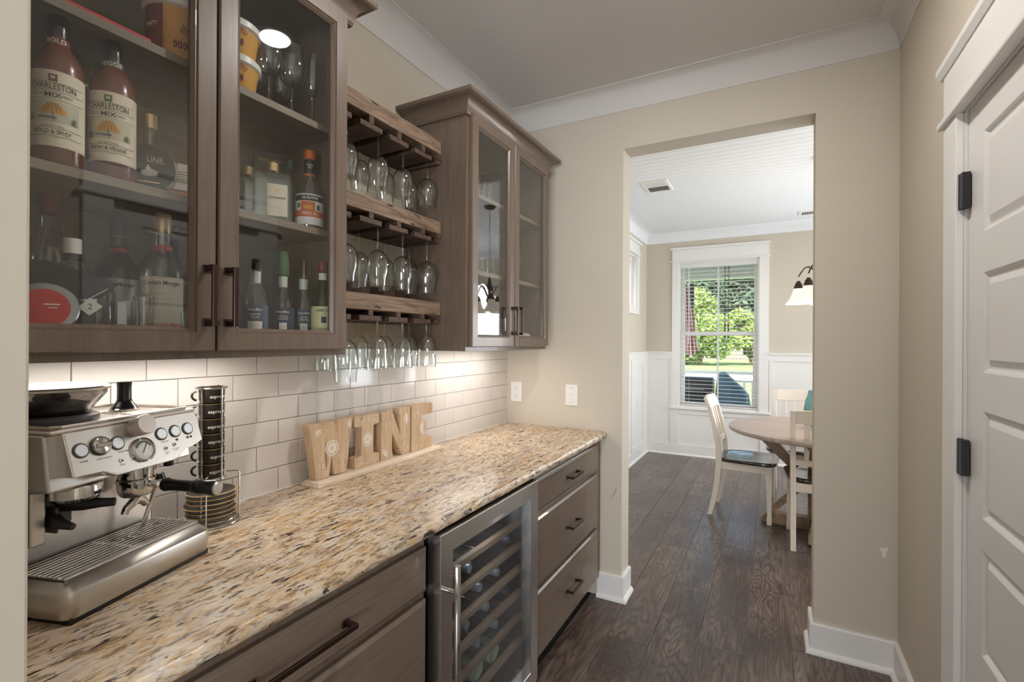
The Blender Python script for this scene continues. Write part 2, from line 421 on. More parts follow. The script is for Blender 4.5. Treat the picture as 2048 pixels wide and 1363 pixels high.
fill(-1.457, -.90, 2.75, 6.349, -.509, .31)
fill(-1.9, 1.3, -1.4, .13, -.509, .31)
fill(-.90, XR, .13, .9, -.509, .31)
fill(XR, 1.9, 2.75, 5.2, -.509, .31)

# ------------------------------------------------------------------ walls
wl = struct(box('wall_left', XW-.12, XW, YN, YE, 0, ZC, M['wall']))
gb = box('grout_bed', XW, XW+.0045, YN, YE, CT, 1.381, M['grout'], wl)
ph, tl = .0779, .1544
tb = {}
for r in range(6):
    z0 = CT+r*ph+.0009; z1 = CT+(r+1)*ph-.0009
    j = (2.4343 if r % 2 == 0 else 2.4343+.0772)+tl*2
    while j > YN:
        a, b = max(YN, j-tl)+.0009, min(YE, j)-.0009
        if b-a > .012 and a < YE:
            key = (round(b-a, 4), r == 0)
            if key in tb: o = tb[key].copy(); COL.objects.link(o)
            else:
                h, w = (z1-z0)/2, (b-a)/2
                mb = MB().rectloft(-w, w, -h, h, [(0, .0), (0, .0062), (.0013, .0075)])
                mb.add([(.0075, -w+.0013, -h+.0013), (.0075, w-.0013, -h+.0013), (.0075, w-.0013, h-.0013), (.0075, -w+.0013, h-.0013)], [(0, 1, 2, 3)])
                o = mb.build('tile', M['tile'], wl); tb[key] = o
            o.location = (XW+.001, (a+b)/2, (z0+z1)/2)
            o.rotation_euler = (0, random.uniform(-.004, .004), random.uniform(-.004, .004))
        j -= tl
mb = MB(); T = YD-YE
mb.box(XW-.12, XJL, YE, YD, 0, ZC); mb.box(XJR, XR+.12, YE, YD, 0, ZC); mb.box(XJL, XJR, YE, YD, ZH, ZC)
we = struct(mb.build('wall_back', M['wall']))
MB().box(XR+.12, XDR+.12, YE, YD, 0, ZC).build('wall_section', M['wall'], we)
# scratch and scuff on this wall
MB().tube([(-.79, YE-.0004, .545), (-.783, YE-.0004, .56), (-.765, YE-.0004, .585), (-.757, YE-.0004, .615)], .0011, 5).build('scratch', M['dgrey'], we)
MB().prism([(.405, .525), (.437, .53), (.434, .515), (.43, .51), (.427, .487), (.418, .484), (.414, .505)], 1, YE-.0008, YE+.001).build('scuff_mark', M['wcloth'], we)
# right wall with the door opening
DY0, DY1, DZ = 1.09, 1.811, 2.07
mb = MB(); mb.box(XR, XR+.12, DY1, YE, 0, ZC); mb.box(XR, XR+.12, YN-.13, DY0, 0, ZC); mb.box(XR, XR+.12, DY0, DY1, DZ, ZC)
wr = struct(mb.build('wall_right', M['wall']))
# near wall: jamb at the left of the photograph
wnr = struct(box('wall_front', -1.6, -.849, YN-.12, YN, 0, ZC, M['wall'], bevel=.004))
wnl = box('wall_section', -4.1, -1.6, YN-.12, YN, 0, ZC, M['wall'], wnr)
box('wall_section', XR+.12, XDR+.1, YN-.12, YN, 0, ZC, M['wall'], wnr)
# kitchen shell behind the camera
struct(box('wall_kitchen_back', -4.1, XDR+.1, -4.1, -4.0, 0, ZC, M['wall']))
struct(box('wall_kitchen_left', -4.1, -4.0, -4.0, YN-.12, 0, ZC, M['wall']))
struct(box('wall_kitchen_right', XDR, XDR+.1, -4.0, YN-.12, 0, ZC, M['wall']))
ce = struct(box('ceiling', -4.1, XDR+.2, -4.1, YD, ZC, ZC+.1, M['ceil']))
# dining room
cdn = MB(); cdn.box(XW-.12, XDR+.2, YD, YF+.15, ZC+.012, ZC+.1)
cdin = struct(cdn.build('ceiling_dining', M['ceil_d']))
bd = None
for k in range(45):   # ceiling boards running along x
    y0 = YD+k*.08
    if y0+.08 > YF+.01: break
    if bd is None:
        bd = MB().rectloft(XW, XDR, 0, .079, [(0, .013), (0, .0025), (.0025, 0)], ax=2)
        bd.add([(XW+.0025, .0025, 0), (XDR-.0025, .0025, 0), (XDR-.0025, .0765, 0), (XW+.0025, .0765, 0)], [(0, 1, 2, 3)])
        bd = bd.build('ceiling_board', M['ceil_d'], cdin); bd.location = (0, y0, ZC)
    else:
        o = bd.copy(); COL.objects.link(o); o.location = (0, y0, ZC)
WX0, WX1, WZ0, WZ1 = -1.057, -.155, .60, 2.41      # far window opening
mb = MB(); mb.box(XW-.12, WX0, YF, YF+.14, 0, ZC); mb.box(WX1, XDR+.1, YF, YF+.14, 0, ZC)
mb.box(WX0, WX1, YF, YF+.14, 0, WZ0); mb.box(WX0, WX1, YF, YF+.14, WZ1, ZC)
wf = struct(mb.build('wall_far', M['wall']))
LY0, LY1, LZ0, LZ1 = 4.2, 5.80, 1.80, 2.44          # high window in the dining left wall
mb = MB(); mb.box(XW-.12, XW, YD, LY0, 0, ZC); mb.box(XW-.12, XW, LY1, YF, 0, ZC)
mb.box(XW-.12, XW, LY0, LY1, 0, LZ0); mb.box(XW-.12, XW, LY0, LY1, LZ1, ZC)
wdl = struct(mb.build('wall_dining_left', M['wall']))
struct(box('wall_dining_right', XDR, XDR+.1, YD, YF, 0, ZC, M['wall']))

# crown mouldings
def cove(a, b, out=.09):
    pr = [(0, a), (.004, a), (.005, a+.004)]
    for k in range(9):
        t = k/8*PI/2; pr.append((.005+(out-.009)*(1-math.cos(t)), a+.004+(b-a-.008)*math.sin(t)))
    return pr+[(out, b-.004), (out, b), (0, b)]
mb = MB(); sweep(mb, [(XW, YN), (XW, YE), (XR, YE), (XR, YN)], cove(2.672, ZC))
struct(mb.build('trim_1', M['ceil'], smooth=True), 'white cove crown moulding around the pantry ceiling')
mb = MB(); sweep(mb, [(XW, YD), (XW, YF), (XDR, YF)], cove(2.672, ZC))
struct(mb.build('trim_2', M['ceil_d'], smooth=True), 'white cove crown moulding around the dining room ceiling')

# baseboards
def baseboard(name, path, h=.135, t=.016):
    mb = MB(); sweep(mb, path, [(0, 0), (t, 0), (t, h-.006), (t-.004, h), (0, h)])
    o = struct(mb.build(name, M['trim']))
    mb = MB(); q = [(t, 0), (t+.016, 0), (t+.015, .008), (t+.010, .016), (t+.003, .021), (t, .022)]
    sweep(mb, path, q); mb.build('shoe_moulding', M['trim'], o); return o
baseboard('baseboard_back_left', [(-.862, YE), (XJL, YE), (XJL, YD)])
baseboard('baseboard_back_right', [(XJR, YD), (XJR, YE), (XR, YE), (XR, 1.93)])
baseboard('baseboard_dining', [(XW, YD), (XW, YF), (XDR, YF)], h=.115, t=.02)

# dining wainscot
def wains(name, mk):
    o = struct(box(name, *mk[0], M['trim']))
    for nm, b in mk[1:]: box(nm, *b, M['trim'], o, bevel=.0015)
    return o
t1, t2 = .008, .020
wains('trim_3', [(XW, WX0-.095, YF-t1, YF, .11, 1.20), ('chair_rail', (XW, -1.136, YF-.02, YF, 1.195, 1.272)), ('rail_cap', (XW, -1.136, YF-.036, YF, 1.272, 1.292)),
      ('panel_stile', (XW+.02, -1.36, YF-t2, YF-t1, .11, 1.195)), ('panel_stile', (-1.153, -1.136, YF-t2, YF-t1, .11, 1.195)), ('panel_rail', (-1.36, -1.153, YF-t2, YF-t1, .11, .135))])
wains('trim_4', [(WX0-.095, WX1+.095, YF-t1, YF, .11, .575), ('panel_rail', (-1.136, -.05, YF-t2, YF-t1, .515, .575)), ('panel_stile', (-1.136, -1.05, YF-t2, YF-t1, .11, .515)), ('panel_stile', (-.14, -.05, YF-t2, YF-t1, .11, .515)), ('panel_rail', (-1.05, -.14, YF-t2, YF-t1, .11, .135))])
wains('trim_5', [(WX1+.095, 1.6, YF-t1, YF, .11, 1.20), ('chair_rail', (-.057, 1.6, YF-.02, YF, 1.195, 1.272)), ('rail_cap', (-.057, 1.6, YF-.036, YF, 1.272, 1.292)),
      ('panel_stile', (-.05, .0, YF-t2, YF-t1, .11, 1.195)), ('panel_stile', (.72, .8, YF-t2, YF-t1, .11, 1.195)), ('panel_rail', (0, .72, YF-t2, YF-t1, .11, .135))])
wains('trim_6', [(XW, XW+t1, 4.2, YF, .11, 1.20), ('chair_rail', (XW, XW+.02, 4.2, YF-.02, 1.195, 1.272)), ('rail_cap', (XW, XW+.036, 4.2, YF-.036, 1.272, 1.292)),
      ('panel_stile', (XW+t1, XW+t2, 6.12, YF-t2, .11, 1.195)), ('panel_stile', (XW+t1, XW+t2, 5.56, 5.64, .11, 1.195)), ('panel_rail', (XW+t1, XW+t2, 5.64, 6.12, .11, .17)), ('panel_rail', (XW+t1, XW+t2, 5.64, 6.12, 1.13, 1.195))])

# ------------------------------------------------------------------ far window
w1 = struct(MB().rectloft(WX0, WX1, WZ0, WZ1, [(0, YF-.001), (.018, YF-.001), (.018, YF+.13), (0, YF+.13)], ax=1).build('window_1', M['trim']))
def casing(parent, x0, x1, zb, zt, y):
    box('side_casing', x0-.079, x0, y-.022, y, zb, zt, M['trim'], parent, bevel=.002)
    box('side_casing', x1, x1+.098, y-.022, y, zb, zt, M['trim'], parent, bevel=.002)
    box('casing_bead', x0-.095, x1+.112, y-.034, y, zt, zt+.02, M['trim'], parent, bevel=.004)
    box('head_casing', x0-.079, x1+.098, y-.022, y, zt+.02, zt+.155, M['trim'], parent, bevel=.002)
    box('head_cap', x0-.097, x1+.115, y-.045, y, zt+.155, zt+.182, M['trim'], parent, bevel=.003)
casing(w1, WX0, WX1, .60, WZ1, YF)
box('window_sill', -1.165, -.03, YF-.05, YF+.005, .578, .602, M['trim'], w1, bevel=.004)
def sash(z0, z1, y, wd):
    sh = MB().rectloft(WX0+.02, WX1-.02, z0, z1, [(0, y), (wd-.008, y), (wd, y+.008), (wd, y+.035), (0, y+.035)], ax=1).build('sash', M['white'], w1)
    box('muntin', -.615, -.597, y+.006, y+.03, z0+wd, z1-wd, M['white'], sh)
    box('pane', WX0+.02+wd, WX1-.02-wd, y+.016, y+.02, z0+wd, z1-wd, M['wpane'], sh)
sash(1.50, WZ1-.02, YF+.085, .038)
sash(WZ0+.02, 1.545, YF+.047, .046)
# blind
bl = thing('window_blind', 'white slatted blind hanging in the far dining window', 'blind', (-.606, YF+.02, WZ1-.02))
box('headrail', WX0+.02, WX1-.02, YF-.005, YF+.045, 2.335, 2.39, M['blind'], bl, bevel=.003)
sl = MB(); n = 6
rs = [[(-.43, -.024+.048*i/n, .0025*math.sin(PI*i/n)), (-.43, -.024+.048*i/n, .0025*math.sin(PI*i/n)+.0028)] for i in range(n+1)]
poly = [(a[0][1], a[0][2]) for a in rs]+[(a[1][1], a[1][2]) for a in rs][::-1]
sl.prism(poly, 0, -.43, .43)
s0 = None
for k in range(36):
    z = .655+k*.0466
    if s0 is None: s0 = sl.build('slat', M['blind'], bl, local=True); o = s0
    else: o = s0.copy(); COL.objects.link(o)
    o.location = (0, .0, z-(WZ1-.02)); o.rotation_euler = (R(-4), 0, 0)
box('bottom_rail', WX0+.022, WX1-.022, YF-.002, YF+.042, .622, .64, M['blind'], bl, bevel=.003)
for x in (-.93, -.606, -.28):
    MB().tube([(x, YF-.006, 2.335), (x, YF-.006, .64)], .0011, 5).build('ladder_cord', M['blind'], bl)
MB().tube([(-.935, YF-.016, 2.34), (-.937, YF-.02, 1.39)], .004, 6).build('tilt_wand', M['blind'], bl)
MB().tube([(-.25, YF-.012, .64), (-.247, YF-.014, .56)], .0015, 5).lathe([(.003, 0), (.008, .004), (.006, .03), (.002, .034)], (-.247, YF-.014, .53), 8).build('cord_tassel', M['blind'], bl)

# high window on the dining left wall
w2 = struct(MB().rectloft(LY0, LY1, LZ0, LZ1, [(0, XW+.001), (.02, XW+.001), (.02, XW-.12), (0, XW-.12)]).build('window_2', M['trim']))
box('side_casing', XW, XW+.022, LY1, LY1+.08, LZ0, LZ1, M['trim'], w2, bevel=.002)
box('sill_casing', XW, XW+.022, LY0-.08, LY1+.08, LZ0-.06, LZ0, M['trim'], w2, bevel=.002)
box('casing_bead', XW, XW+.034, LY0-.1, LY1+.1, LZ1, LZ1+.02, M['trim'], w2, bevel=.003)
box('head_casing', XW, XW+.022, LY0-.08, LY1+.08, LZ1+.02, LZ1+.135, M['trim'], w2, bevel=.002)
box('head_cap', XW, XW+.045, LY0-.11, LY1+.12, LZ1+.135, LZ1+.162, M['trim'], w2, bevel=.003)
sh = MB().rectloft(LY0+.02, LY1-.02, LZ0+.02, LZ1-.02, [(0, XW-.05), (.04, XW-.05), (.04, XW-.085), (0, XW-.085)]).build('sash', M['white'], w2)
box('pane', XW-.07, XW-.066, LY0+.06, LY1-.06, LZ0+.06, LZ1-.06, M['wpane'], sh)

# ------------------------------------------------------------------ right-hand door
d1 = struct(MB().rectloft(DY0, DY1, -.03, DZ, [(0, XR), (.004, XR), (.004, XR+.12), (0, XR+.12)]).build('door_1', M['trimd']))
lf = MB(); XL = XR+.009; ya, yb = DY0+.006, DY1-.006
zs = [(.235, .525), (.60, .875), (.957, 1.237), (1.337, 1.598), (1.705, 1.968)]
pa, pb = ya+.112, yb-.112
lf.box(XL, XL+.035, ya, pa, .01, DZ-.006); lf.box(XL, XL+.035, pb, yb, .01, DZ-.006)
edges = [.01]+[z for p in zs for z in p]+[DZ-.006]
for k in range(0, len(edges), 2): lf.box(XL, XL+.035, pa, pb, edges[k], edges[k+1])
leaf = lf.build('door_leaf', M['trimd'], d1)
for z0, z1 in zs:
    mb = MB().rectloft(pa, pb, z0, z1, [(0, XL), (.005, XL+.003), (.012, XL+.009), (.017, XL+.009), (.034, XL+.002), (.034, XL+.03), (0, XL+.03)])
    mb.add([(XL+.002, pa+.034, z0+.034), (XL+.002, pb-.034, z0+.034), (XL+.002, pb-.034, z1-.034), (XL+.002, pa+.034, z1-.034)], [(0, 1, 2, 3)])
    mb.build('door_panel', M['trimd'], leaf, smooth=False)
box('side_casing', XR-.018, XR, DY1, DY1+.114, 0, DZ-.004, M['trim'], d1, bevel=.002)
box('side_casing', XR-.018, XR, DY0-.114, DY0, 0, DZ-.004, M['trim'], d1, bevel=.002)
box('casing_bead', XR-.031, XR, DY0-.135, DY1+.135, DZ-.004, DZ+.016, M['trim'], d1, bevel=.005)
box('head_casing', XR-.018, XR, DY0-.114, DY1+.114, DZ+.016, DZ+.15, M['trim'], d1, bevel=.001)
MB().prism([(XR, DZ+.15), (XR-.022, DZ+.15), (XR-.032, DZ+.165), (XR-.032, DZ+.182), (XR, DZ+.182)], 1, DY0-.13, DY1+.137).build('head_cap', M['trim'], d1)
for z in (1.79, 1.045):
    h = MB()
    for k in range(5): h.lathe([(.0001, 0), (.0075, 0), (.0075, .0195), (.0001, .0195)], (XR-.006, DY1-.006, z+.02*k), 12)
    h.box(XR-.012, XR+.006, DY1-.034, DY1-.012, z, z+.099); h = h.build('hinge', M['mblack'], d1, smooth=True); h['label'] = 'black hinge'

# ------------------------------------------------------------------ countertop
def slab(x0, x1, y0, y1, z0, z1, e=.006):
    mb = MB(); pr = [(x0, z0), (x1-.003, z0), (x1, z0+.004), (x1+.001, z0+.012), (x1-.001, z1-.009), (x1-.005, z1-.002), (x1-.012, z1), (x0, z1)]
    N = 60; rs = []
    for k in range(N+1):
        y = y0+(y1-y0)*k/N; rs.append([(x+(random.uniform(-.0012, .0012) if x > x1-.02 else 0), y, z) for x, z in pr])
    return mb.ring(rs)
ct = slab(XW+.002, -.8136, YN+.001, YE-.001, .884, CT).build('countertop', M['granite'], None, smooth=True, loc=None)
tag(ct, 'speckled beige and brown granite worktop on the base cabinets', 'countertop')
MB().box(XW+.0085, XW+.012, YN, YE-.002, CT, CT+.003).build('caulk_line', M['white'], ct)

# ------------------------------------------------------------------ handles and fronts
def pull(parent, x, yc, zc, L, axis, mat=None):
    mb = MB(); h = L/2; mat = mat or M['bronze']
    if axis == 'y':
        mb.box(x+.026, x+.034, yc-h, yc+h, zc-.006, zc+.006)
        for s_ in (-1, 1):
            mb.box(x+.002, x+.03, yc+s_*(h-.006)-.006, yc+s_*(h-.006)+.006, zc-.0055, zc+.0055)
            mb.box(x, x+.004, yc+s_*(h-.008)-.009, yc+s_*(h-.008)+.009, zc-.009, zc+.009)
    else:
        mb.box(x+.026, x+.034, yc-.006, yc+.006, zc-h, zc+h)
        for s_ in (-1, 1):
            mb.box(x+.002, x+.03, yc-.0055, yc+.0055, zc+s_*(h-.006)-.006, zc+s_*(h-.006)+.006)
            mb.box(x, x+.004, yc-.009, yc+.009, zc+s_*(h-.008)-.009, zc+s_*(h-.008)+.009)
    o = mb.build('handle', mat, parent, bevel=.0012, seg=1); o['label'] = 'dark bronze bar handle'; return o
def front(name, parent, y0, y1, z0, z1, xf=-.83, mat=None):
    mb = MB().rectloft(y0, y1, z0, z1, [(0, xf-.019), (0, xf-.007), (.003, xf-.006), (.010, xf)])
    q = .010
    mb.add([(xf, y0+q, z0+q), (xf, y1-q, z0+q), (xf, y1-q, z1-q), (xf, y0+q, z1-q)], [(0, 1, 2, 3)])
    return mb.build(name, mat or M['cabh'], parent)

# base cabinet left
bc = thing('base_cabinet', 'brown base cabinet with a wide drawer left of the wine fridge', 'cabinet', (-1.15, .65, 0))
mb = MB(); mb.box(XW+.002, -.85, YN+.001, 1.062, .11, .883)
mb.build('body', M['cab'], bc)
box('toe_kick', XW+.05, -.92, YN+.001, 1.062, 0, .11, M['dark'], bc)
f1 = front('drawer', bc, YN+.008, 1.054, .728, .850); pull(f1, -.83, .655, .789, .235, 'y')
f2 = front('drawer', bc, YN+.008, 1.054, .42, .708); pull(f2, -.83, .655, .57, .235, 'y')
f3 = front('drawer', bc, YN+.008, 1.054, .135, .40); pull(f3, -.83, .655, .27, .235, 'y')
# base cabinet right
bc = thing('base_cabinet', 'brown base cabinet with three drawers between wine fridge and wall', 'cabinet', (-1.15, 2.15, 0))
box('body', XW+.002, -.85, 1.712, YE-.002, .11, .883, M['cab'], bc)
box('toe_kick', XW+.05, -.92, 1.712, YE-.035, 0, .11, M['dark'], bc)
for z0, z1 in ((.726, .858), (.424, .703), (.136, .405)):
    d = front('drawer', bc, 1.722, 2.518, z0, z1); pull(d, -.83, 2.13, (z0+z1)/2, .135, 'y')

# ------------------------------------------------------------------ wine fridge
wfz = thing('wine_fridge', 'stainless framed glass door wine fridge under the worktop', 'wine fridge', (-1.1, 1.39, 0))
mb = MB(); y0, y1, zb, zt = 1.075, 1.70, .05, .878
xb, xf = -1.42, -.85
mb.box(xb, xb+.02, y0, y1, zb, zt); mb.box(xb, xf, y0, y0+.02, zb, zt); mb.box(xb, xf, y1-.02, y1, zb, zt)
mb.box(xb, xf, y0, y1, zt-.02, zt); mb.box(xb, xf, y0, y1, zb, zb+.08)
mb.build('cabinet_body', M['mblack'], wfz)
for x in (-.95, -1.35):
    MB().box(x-.03, x+.03, y0+.02, y1-.02, 0, zb).build('foot', M['mblack'], wfz)
dr = MB().rectloft(1.072, 1.697, .105, .877, [(0, -.845), (0, -.802), (.002, -.80), (.058, -.80), (.060, -.802), (.060, -.84), (.03, -.845)]).build('door', M['steel'], wfz)
box('pane', -.825, -.820, 1.128, 1.641, .161, .821, M['fpane'], dr)
hd = MB(); hx, hy = -.762, 1.098
hd.lathe([(.0001, 0), (.0085, 0), (.0095, .002), (.0095, .598), (.0085, .60), (.0001, .60)], (hx, hy, .195), 16)
for z in (.27, .72): hd.lathe([(.006, 0), (.006, .04)], (-.802, hy, z), 10, 'x')
hd = hd.build('handle', M['chrome'], dr, smooth=True); hd['label'] = 'tubular steel handle'
M['shelfw'] = wood('beech_shelf_front', (150, 118, 88), (190, 156, 120), (14, 1, 14), .5, 3, True, bump=.05)
RZ = [.715, .626, .535, .444, .350, .256]
for z in RZ:
    sv = box('shelf', -.875, -.855, y0+.03, y1-.03, z-.011, z+.011, M['shelfw'], wfz, bevel=.003)
    mb = MB()
    for k in range(9):
        yy = y0+.06+k*.062; mb.tube([(-.875, yy, z-.004), (-1.38, yy, z-.004)], .002, 5)
    mb.build('wire_rail', M['rod'], sv)
lamp('wine_fridge_fill', 'AREA', (-.93, 1.39, .852), (-.15, 0, -1), 1.1, (.9, .95, 1), .06, .5)  # fill lamp added to make the shelves and bottles visible
def winebottle(y, z, cap, rev=False, label='', x=-.882):
    t = thing('wine_bottle', label, 'bottle', (x, y, z), group='wine bottles lying in the fridge', world=False)
    if not rev:
        pr = [(.0001, 0), (.0135, 0), (.0145, -.002), (.0145, -.02), (.013, -.03), (.0145, -.08), (.02, -.1), (.036, -.13), (.0375, -.15), (.0375, -.29), (.03, -.297), (.0001, -.29)]
        MB().lathe(pr, n=18, axis='x').build('glass', M['gdark'], t, smooth=True)
        MB().lathe([(.0001, .0006), (.0138, .0006), (.0149, -.002), (.0149, -.045)], n=18, axis='x', caps=False).build('foil', cap, t, smooth=True)
    else:
        pr = [(.0001, -.006), (.026, -.004), (.032, 0), (.0375, -.006), (.0375, -.15), (.034, -.17), (.0145, -.21), (.0145, -.29), (.0001, -.29)]
        MB().lathe(pr, n=22, axis='x').build('glass', cap, t, smooth=True)
    return t
M['foil'] = plain('grey_foil', (176, 178, 178), .4, .4); M['foild'] = plain('dark_foil', (96, 104, 112), .4, .3); M['pale'] = plain('pale_green_bottle_glass', (178, 190, 150), .15, coat=.5)
def rz(z): return max((q for q in RZ if q < z+.01), default=.256)
spots = [(1.34, 1, 'pale capped bottle lying on the second shelf, nearest the handle', 0), (1.607, 1, 'capped bottle at the far end of the second fridge shelf', 1),
         (1.406, 2, 'pale capped bottle lying on the third shelf, near the handle', 0), (1.529, 2, 'capped bottle lying right of centre on the third shelf', 0),
         (1.455, 3, 'capped bottle lying in the middle of the fourth shelf', 0), (1.327, 3, 'capped bottle half behind the handle on the fourth shelf', 0), (1.59, 3, 'dark capped bottle at the far end of the fourth shelf', 1),
         (1.395, 4, 'capped bottle lying on the fifth shelf, near the handle', 0), (1.52, 4, 'capped bottle lying right of centre on the fifth shelf', 0)]
for y, k, lb, c in spots:
    # the bodies rest on the wire rails of their shelf
    winebottle(y, RZ[k]+.0385-.004, (M['foil'], M['foild'])[c], label=lb)
winebottle(1.396, RZ[5]+.036, M['pale'], True, 'pale green bottle lying base outward on the bottom shelf, near the handle')
winebottle(1.505, RZ[5]+.036, M['pale'], True, 'pale green bottle lying base outward on the bottom shelf, further from the handle')

# ------------------------------------------------------------------ wall cabinets
XD = -1.105
def wall_cabinet(label, y0, y1, doors, shelf_z, name='wall_cabinet'):
    t = thing(name, label, 'cabinet', (-1.29, (y0+y1)/2, 1.37))
    zb, zt, xf = 1.37, 2.40, -1.126
    mb = MB(); w = .016
    mb.box(XW+.002, xf-.019, y0, y0+w, zb, zt); mb.box(XW+.002, xf-.019, y1-w, y1, zb, zt)
    mb.box(XW+.002, xf-.019, y0+w, y1-w, zt-w, zt); mb.box(XW+.002, xf-.02, y0+w, y1-w, zb+.02, zb+.04)
    mb.build('side_panels', M['cab'], t)
    box('back_panel', XW+.004, XW+.01, y0+w, y1-w, zb+.04, zt-w, M['cabin'], t)
    mb = MB().rectloft(y0, y1, zb, zt, [(0, xf), (.03, xf), (.03, xf-.019), (0, xf-.019)])
    ym = (doors[0][1]+doors[1][0])/2
    mb.build('face_frame', M['cab'], t)
    for z in shelf_z:
        box('shelf', XW+.012, -1.150, y0+w+.001, y1-w-.001, z-.019, z, M['cabin'], t, bevel=.001)
    for k, (a, b) in enumerate(doors):
        z0, z1 = 1.387, 2.366
        d = MB().rectloft(a, b, z0, z1, [(0, XD-.019), (0, XD-.004), (.003, XD), (.041, XD), (.0425, XD-.004), (.046, XD-.0035), (.053, XD-.011), (.053, XD-.019)]).build('door', M['cab'], t)
        box('pane', XD-.016, XD-.012, a+.05, b-.05, z0+.05, z1-.05, M['pane'], d)
        yh = b-.021 if k == 0 else a+.021
        pull(d, XD, yh, 1.51, .134, 'z')
    # crown
    mb = MB(); pr = [(0, 2.352), (.010, 2.352), (.012, 2.360)]
    for k in range(7):
        tt = k/6*PI/2; pr.append((.014+.040*(1-math.cos(tt)), 2.362+.052*math.sin(tt)))
    pr += [(.062, 2.420), (.062, 2.434), (0, 2.434)]
    pth = [(XW+.003, y1), (xf, y1), (xf, y0), (XW+.003, y0)][::-1]
    if y0 < .3: pth = pth[1:]; pth[0] = (xf, y0+.001)
    mb2 = MB(); sweep(mb2, pth, pr)
    mb2.build('crown', M['cabh'], t, smooth=True)
    return t
cabL = wall_cabinet('brown glass-door wall cabinet of bottles above the espresso machine', YN+.0015, 1.034, [(.268, .640), (.645, 1.018)], (2.035, 1.733))
cabR = wall_cabinet('brown glass-door wall cabinet of glassware right of the wine glass rack', 1.67, 2.47, [(1.692, 2.062), (2.068, 2.460)], (2.065, 1.725))
# light fixtures under the wall cabinets
def ulight(y0, y1, x, label, power):
    t = thing('under_cabinet_light', label, 'light', (x, (y0+y1)/2, 1.378))
    box('housing', x-.03, x+.03, y0, y1, 1.372, 1.39, M['white'], t, bevel=.002)
    box('lens', x-.022, x+.022, y0+.01, y1-.01, 1.3695, 1.3725, M['ulens'], t)
    lamp('under_cabinet_lamp', 'AREA', (x, (y0+y1)/2, 1.366), (0, 0, -1), power, WARM, .04, (y1-y0)-.02).rotation_euler = (0, 0, 0)
ulight(.34, .86, -1.31, 'slim white light under the left wall cabinet', 1.7)
ulight(1.80, 2.36, -1.30, 'slim white light under the right wall cabinet', 1.7)

# pantry downlight
dl = thing('recessed_light', 'round recessed light in the pantry ceiling', 'light', (-.23, 1.42, ZC))
MB().lathe([(.062, -.002), (.085, -.004), (.088, 0), (.062, 0)], (-.23, 1.42, ZC), 36, caps=False).build('trim_ring', M['white'], dl, smooth=True)
MB().lathe([(.0001, -.0045), (.063, -.0045), (.063, -.001), (.0001, -.001)], (-.23, 1.42, ZC), 36).build('lens', M['lens'], dl)
lamp('recessed_lamp', 'AREA', (-.23, 1.42, ZC-.008), (0, 0, -1), 15, (1, .95, .9), .12, shape='DISK')

# ------------------------------------------------------------------ outlets and switch
def plate(label, cat, x, z, kind):
    t = thing('outlet' if kind == 'outlet' else 'light_switch', label, cat, (x, YE, z))
    box('cover_plate', x-.037, x+.037, YE-.006, YE, z-.060, z+.060, M['white'], t, bevel=.002)
    if kind == 'outlet':
        for dz in (-.027, .021):
            f = MB().lathe([(.0001, YE-.0085), (.0165, YE-.0085), (.0175, YE-.006)], (x, 0, z+dz+.003), 20, 'y').build('socket', M['white'], t)
            m_ = MB()
            for dx in (-.006, .006): m_.box(x+dx-.0009, x+dx+.0009, YE-.0089, YE-.008, z+dz+.002, z+dz+.010)
            m_.box(x-.002, x+.002, YE-.0089, YE-.008, z+dz-.008, z+dz-.004); m_.build('slot', M['mblack'], f)
    else:
        box('toggle', x-.004, x+.004, YE-.018, YE-.006, z-.002, z+.012, M['white'], t, bevel=.001)
        m_ = MB()
        for dz in (-.042, .042): m_.lathe([(.0001, YE-.0072), (.003, YE-.0068), (.003, YE-.006)], (x, 0, z+dz), 10, 'y')
        m_.build('screw', M['tin'], t)
plate('white double outlet on the wall above the end of the granite worktop', 'outlet', -1.381, 1.106, 'outlet')
plate('white toggle light switch on the wall beside the dining room opening', 'switch', -1.022, 1.105, 'switch')
t = thing('outlet', 'white outlet on the white wainscot of the dining room left wall', 'outlet', (XW+.008, 5.86, .66))
box('cover_plate', XW+.008, XW+.014, 5.82, 5.90, .60, .72, M['white'], t, bevel=.002)
for z in (.635, .685): box('socket', XW+.014, XW+.0165, 5.845, 5.875, z-.014, z+.014, M['wcloth'], t, bevel=.002)

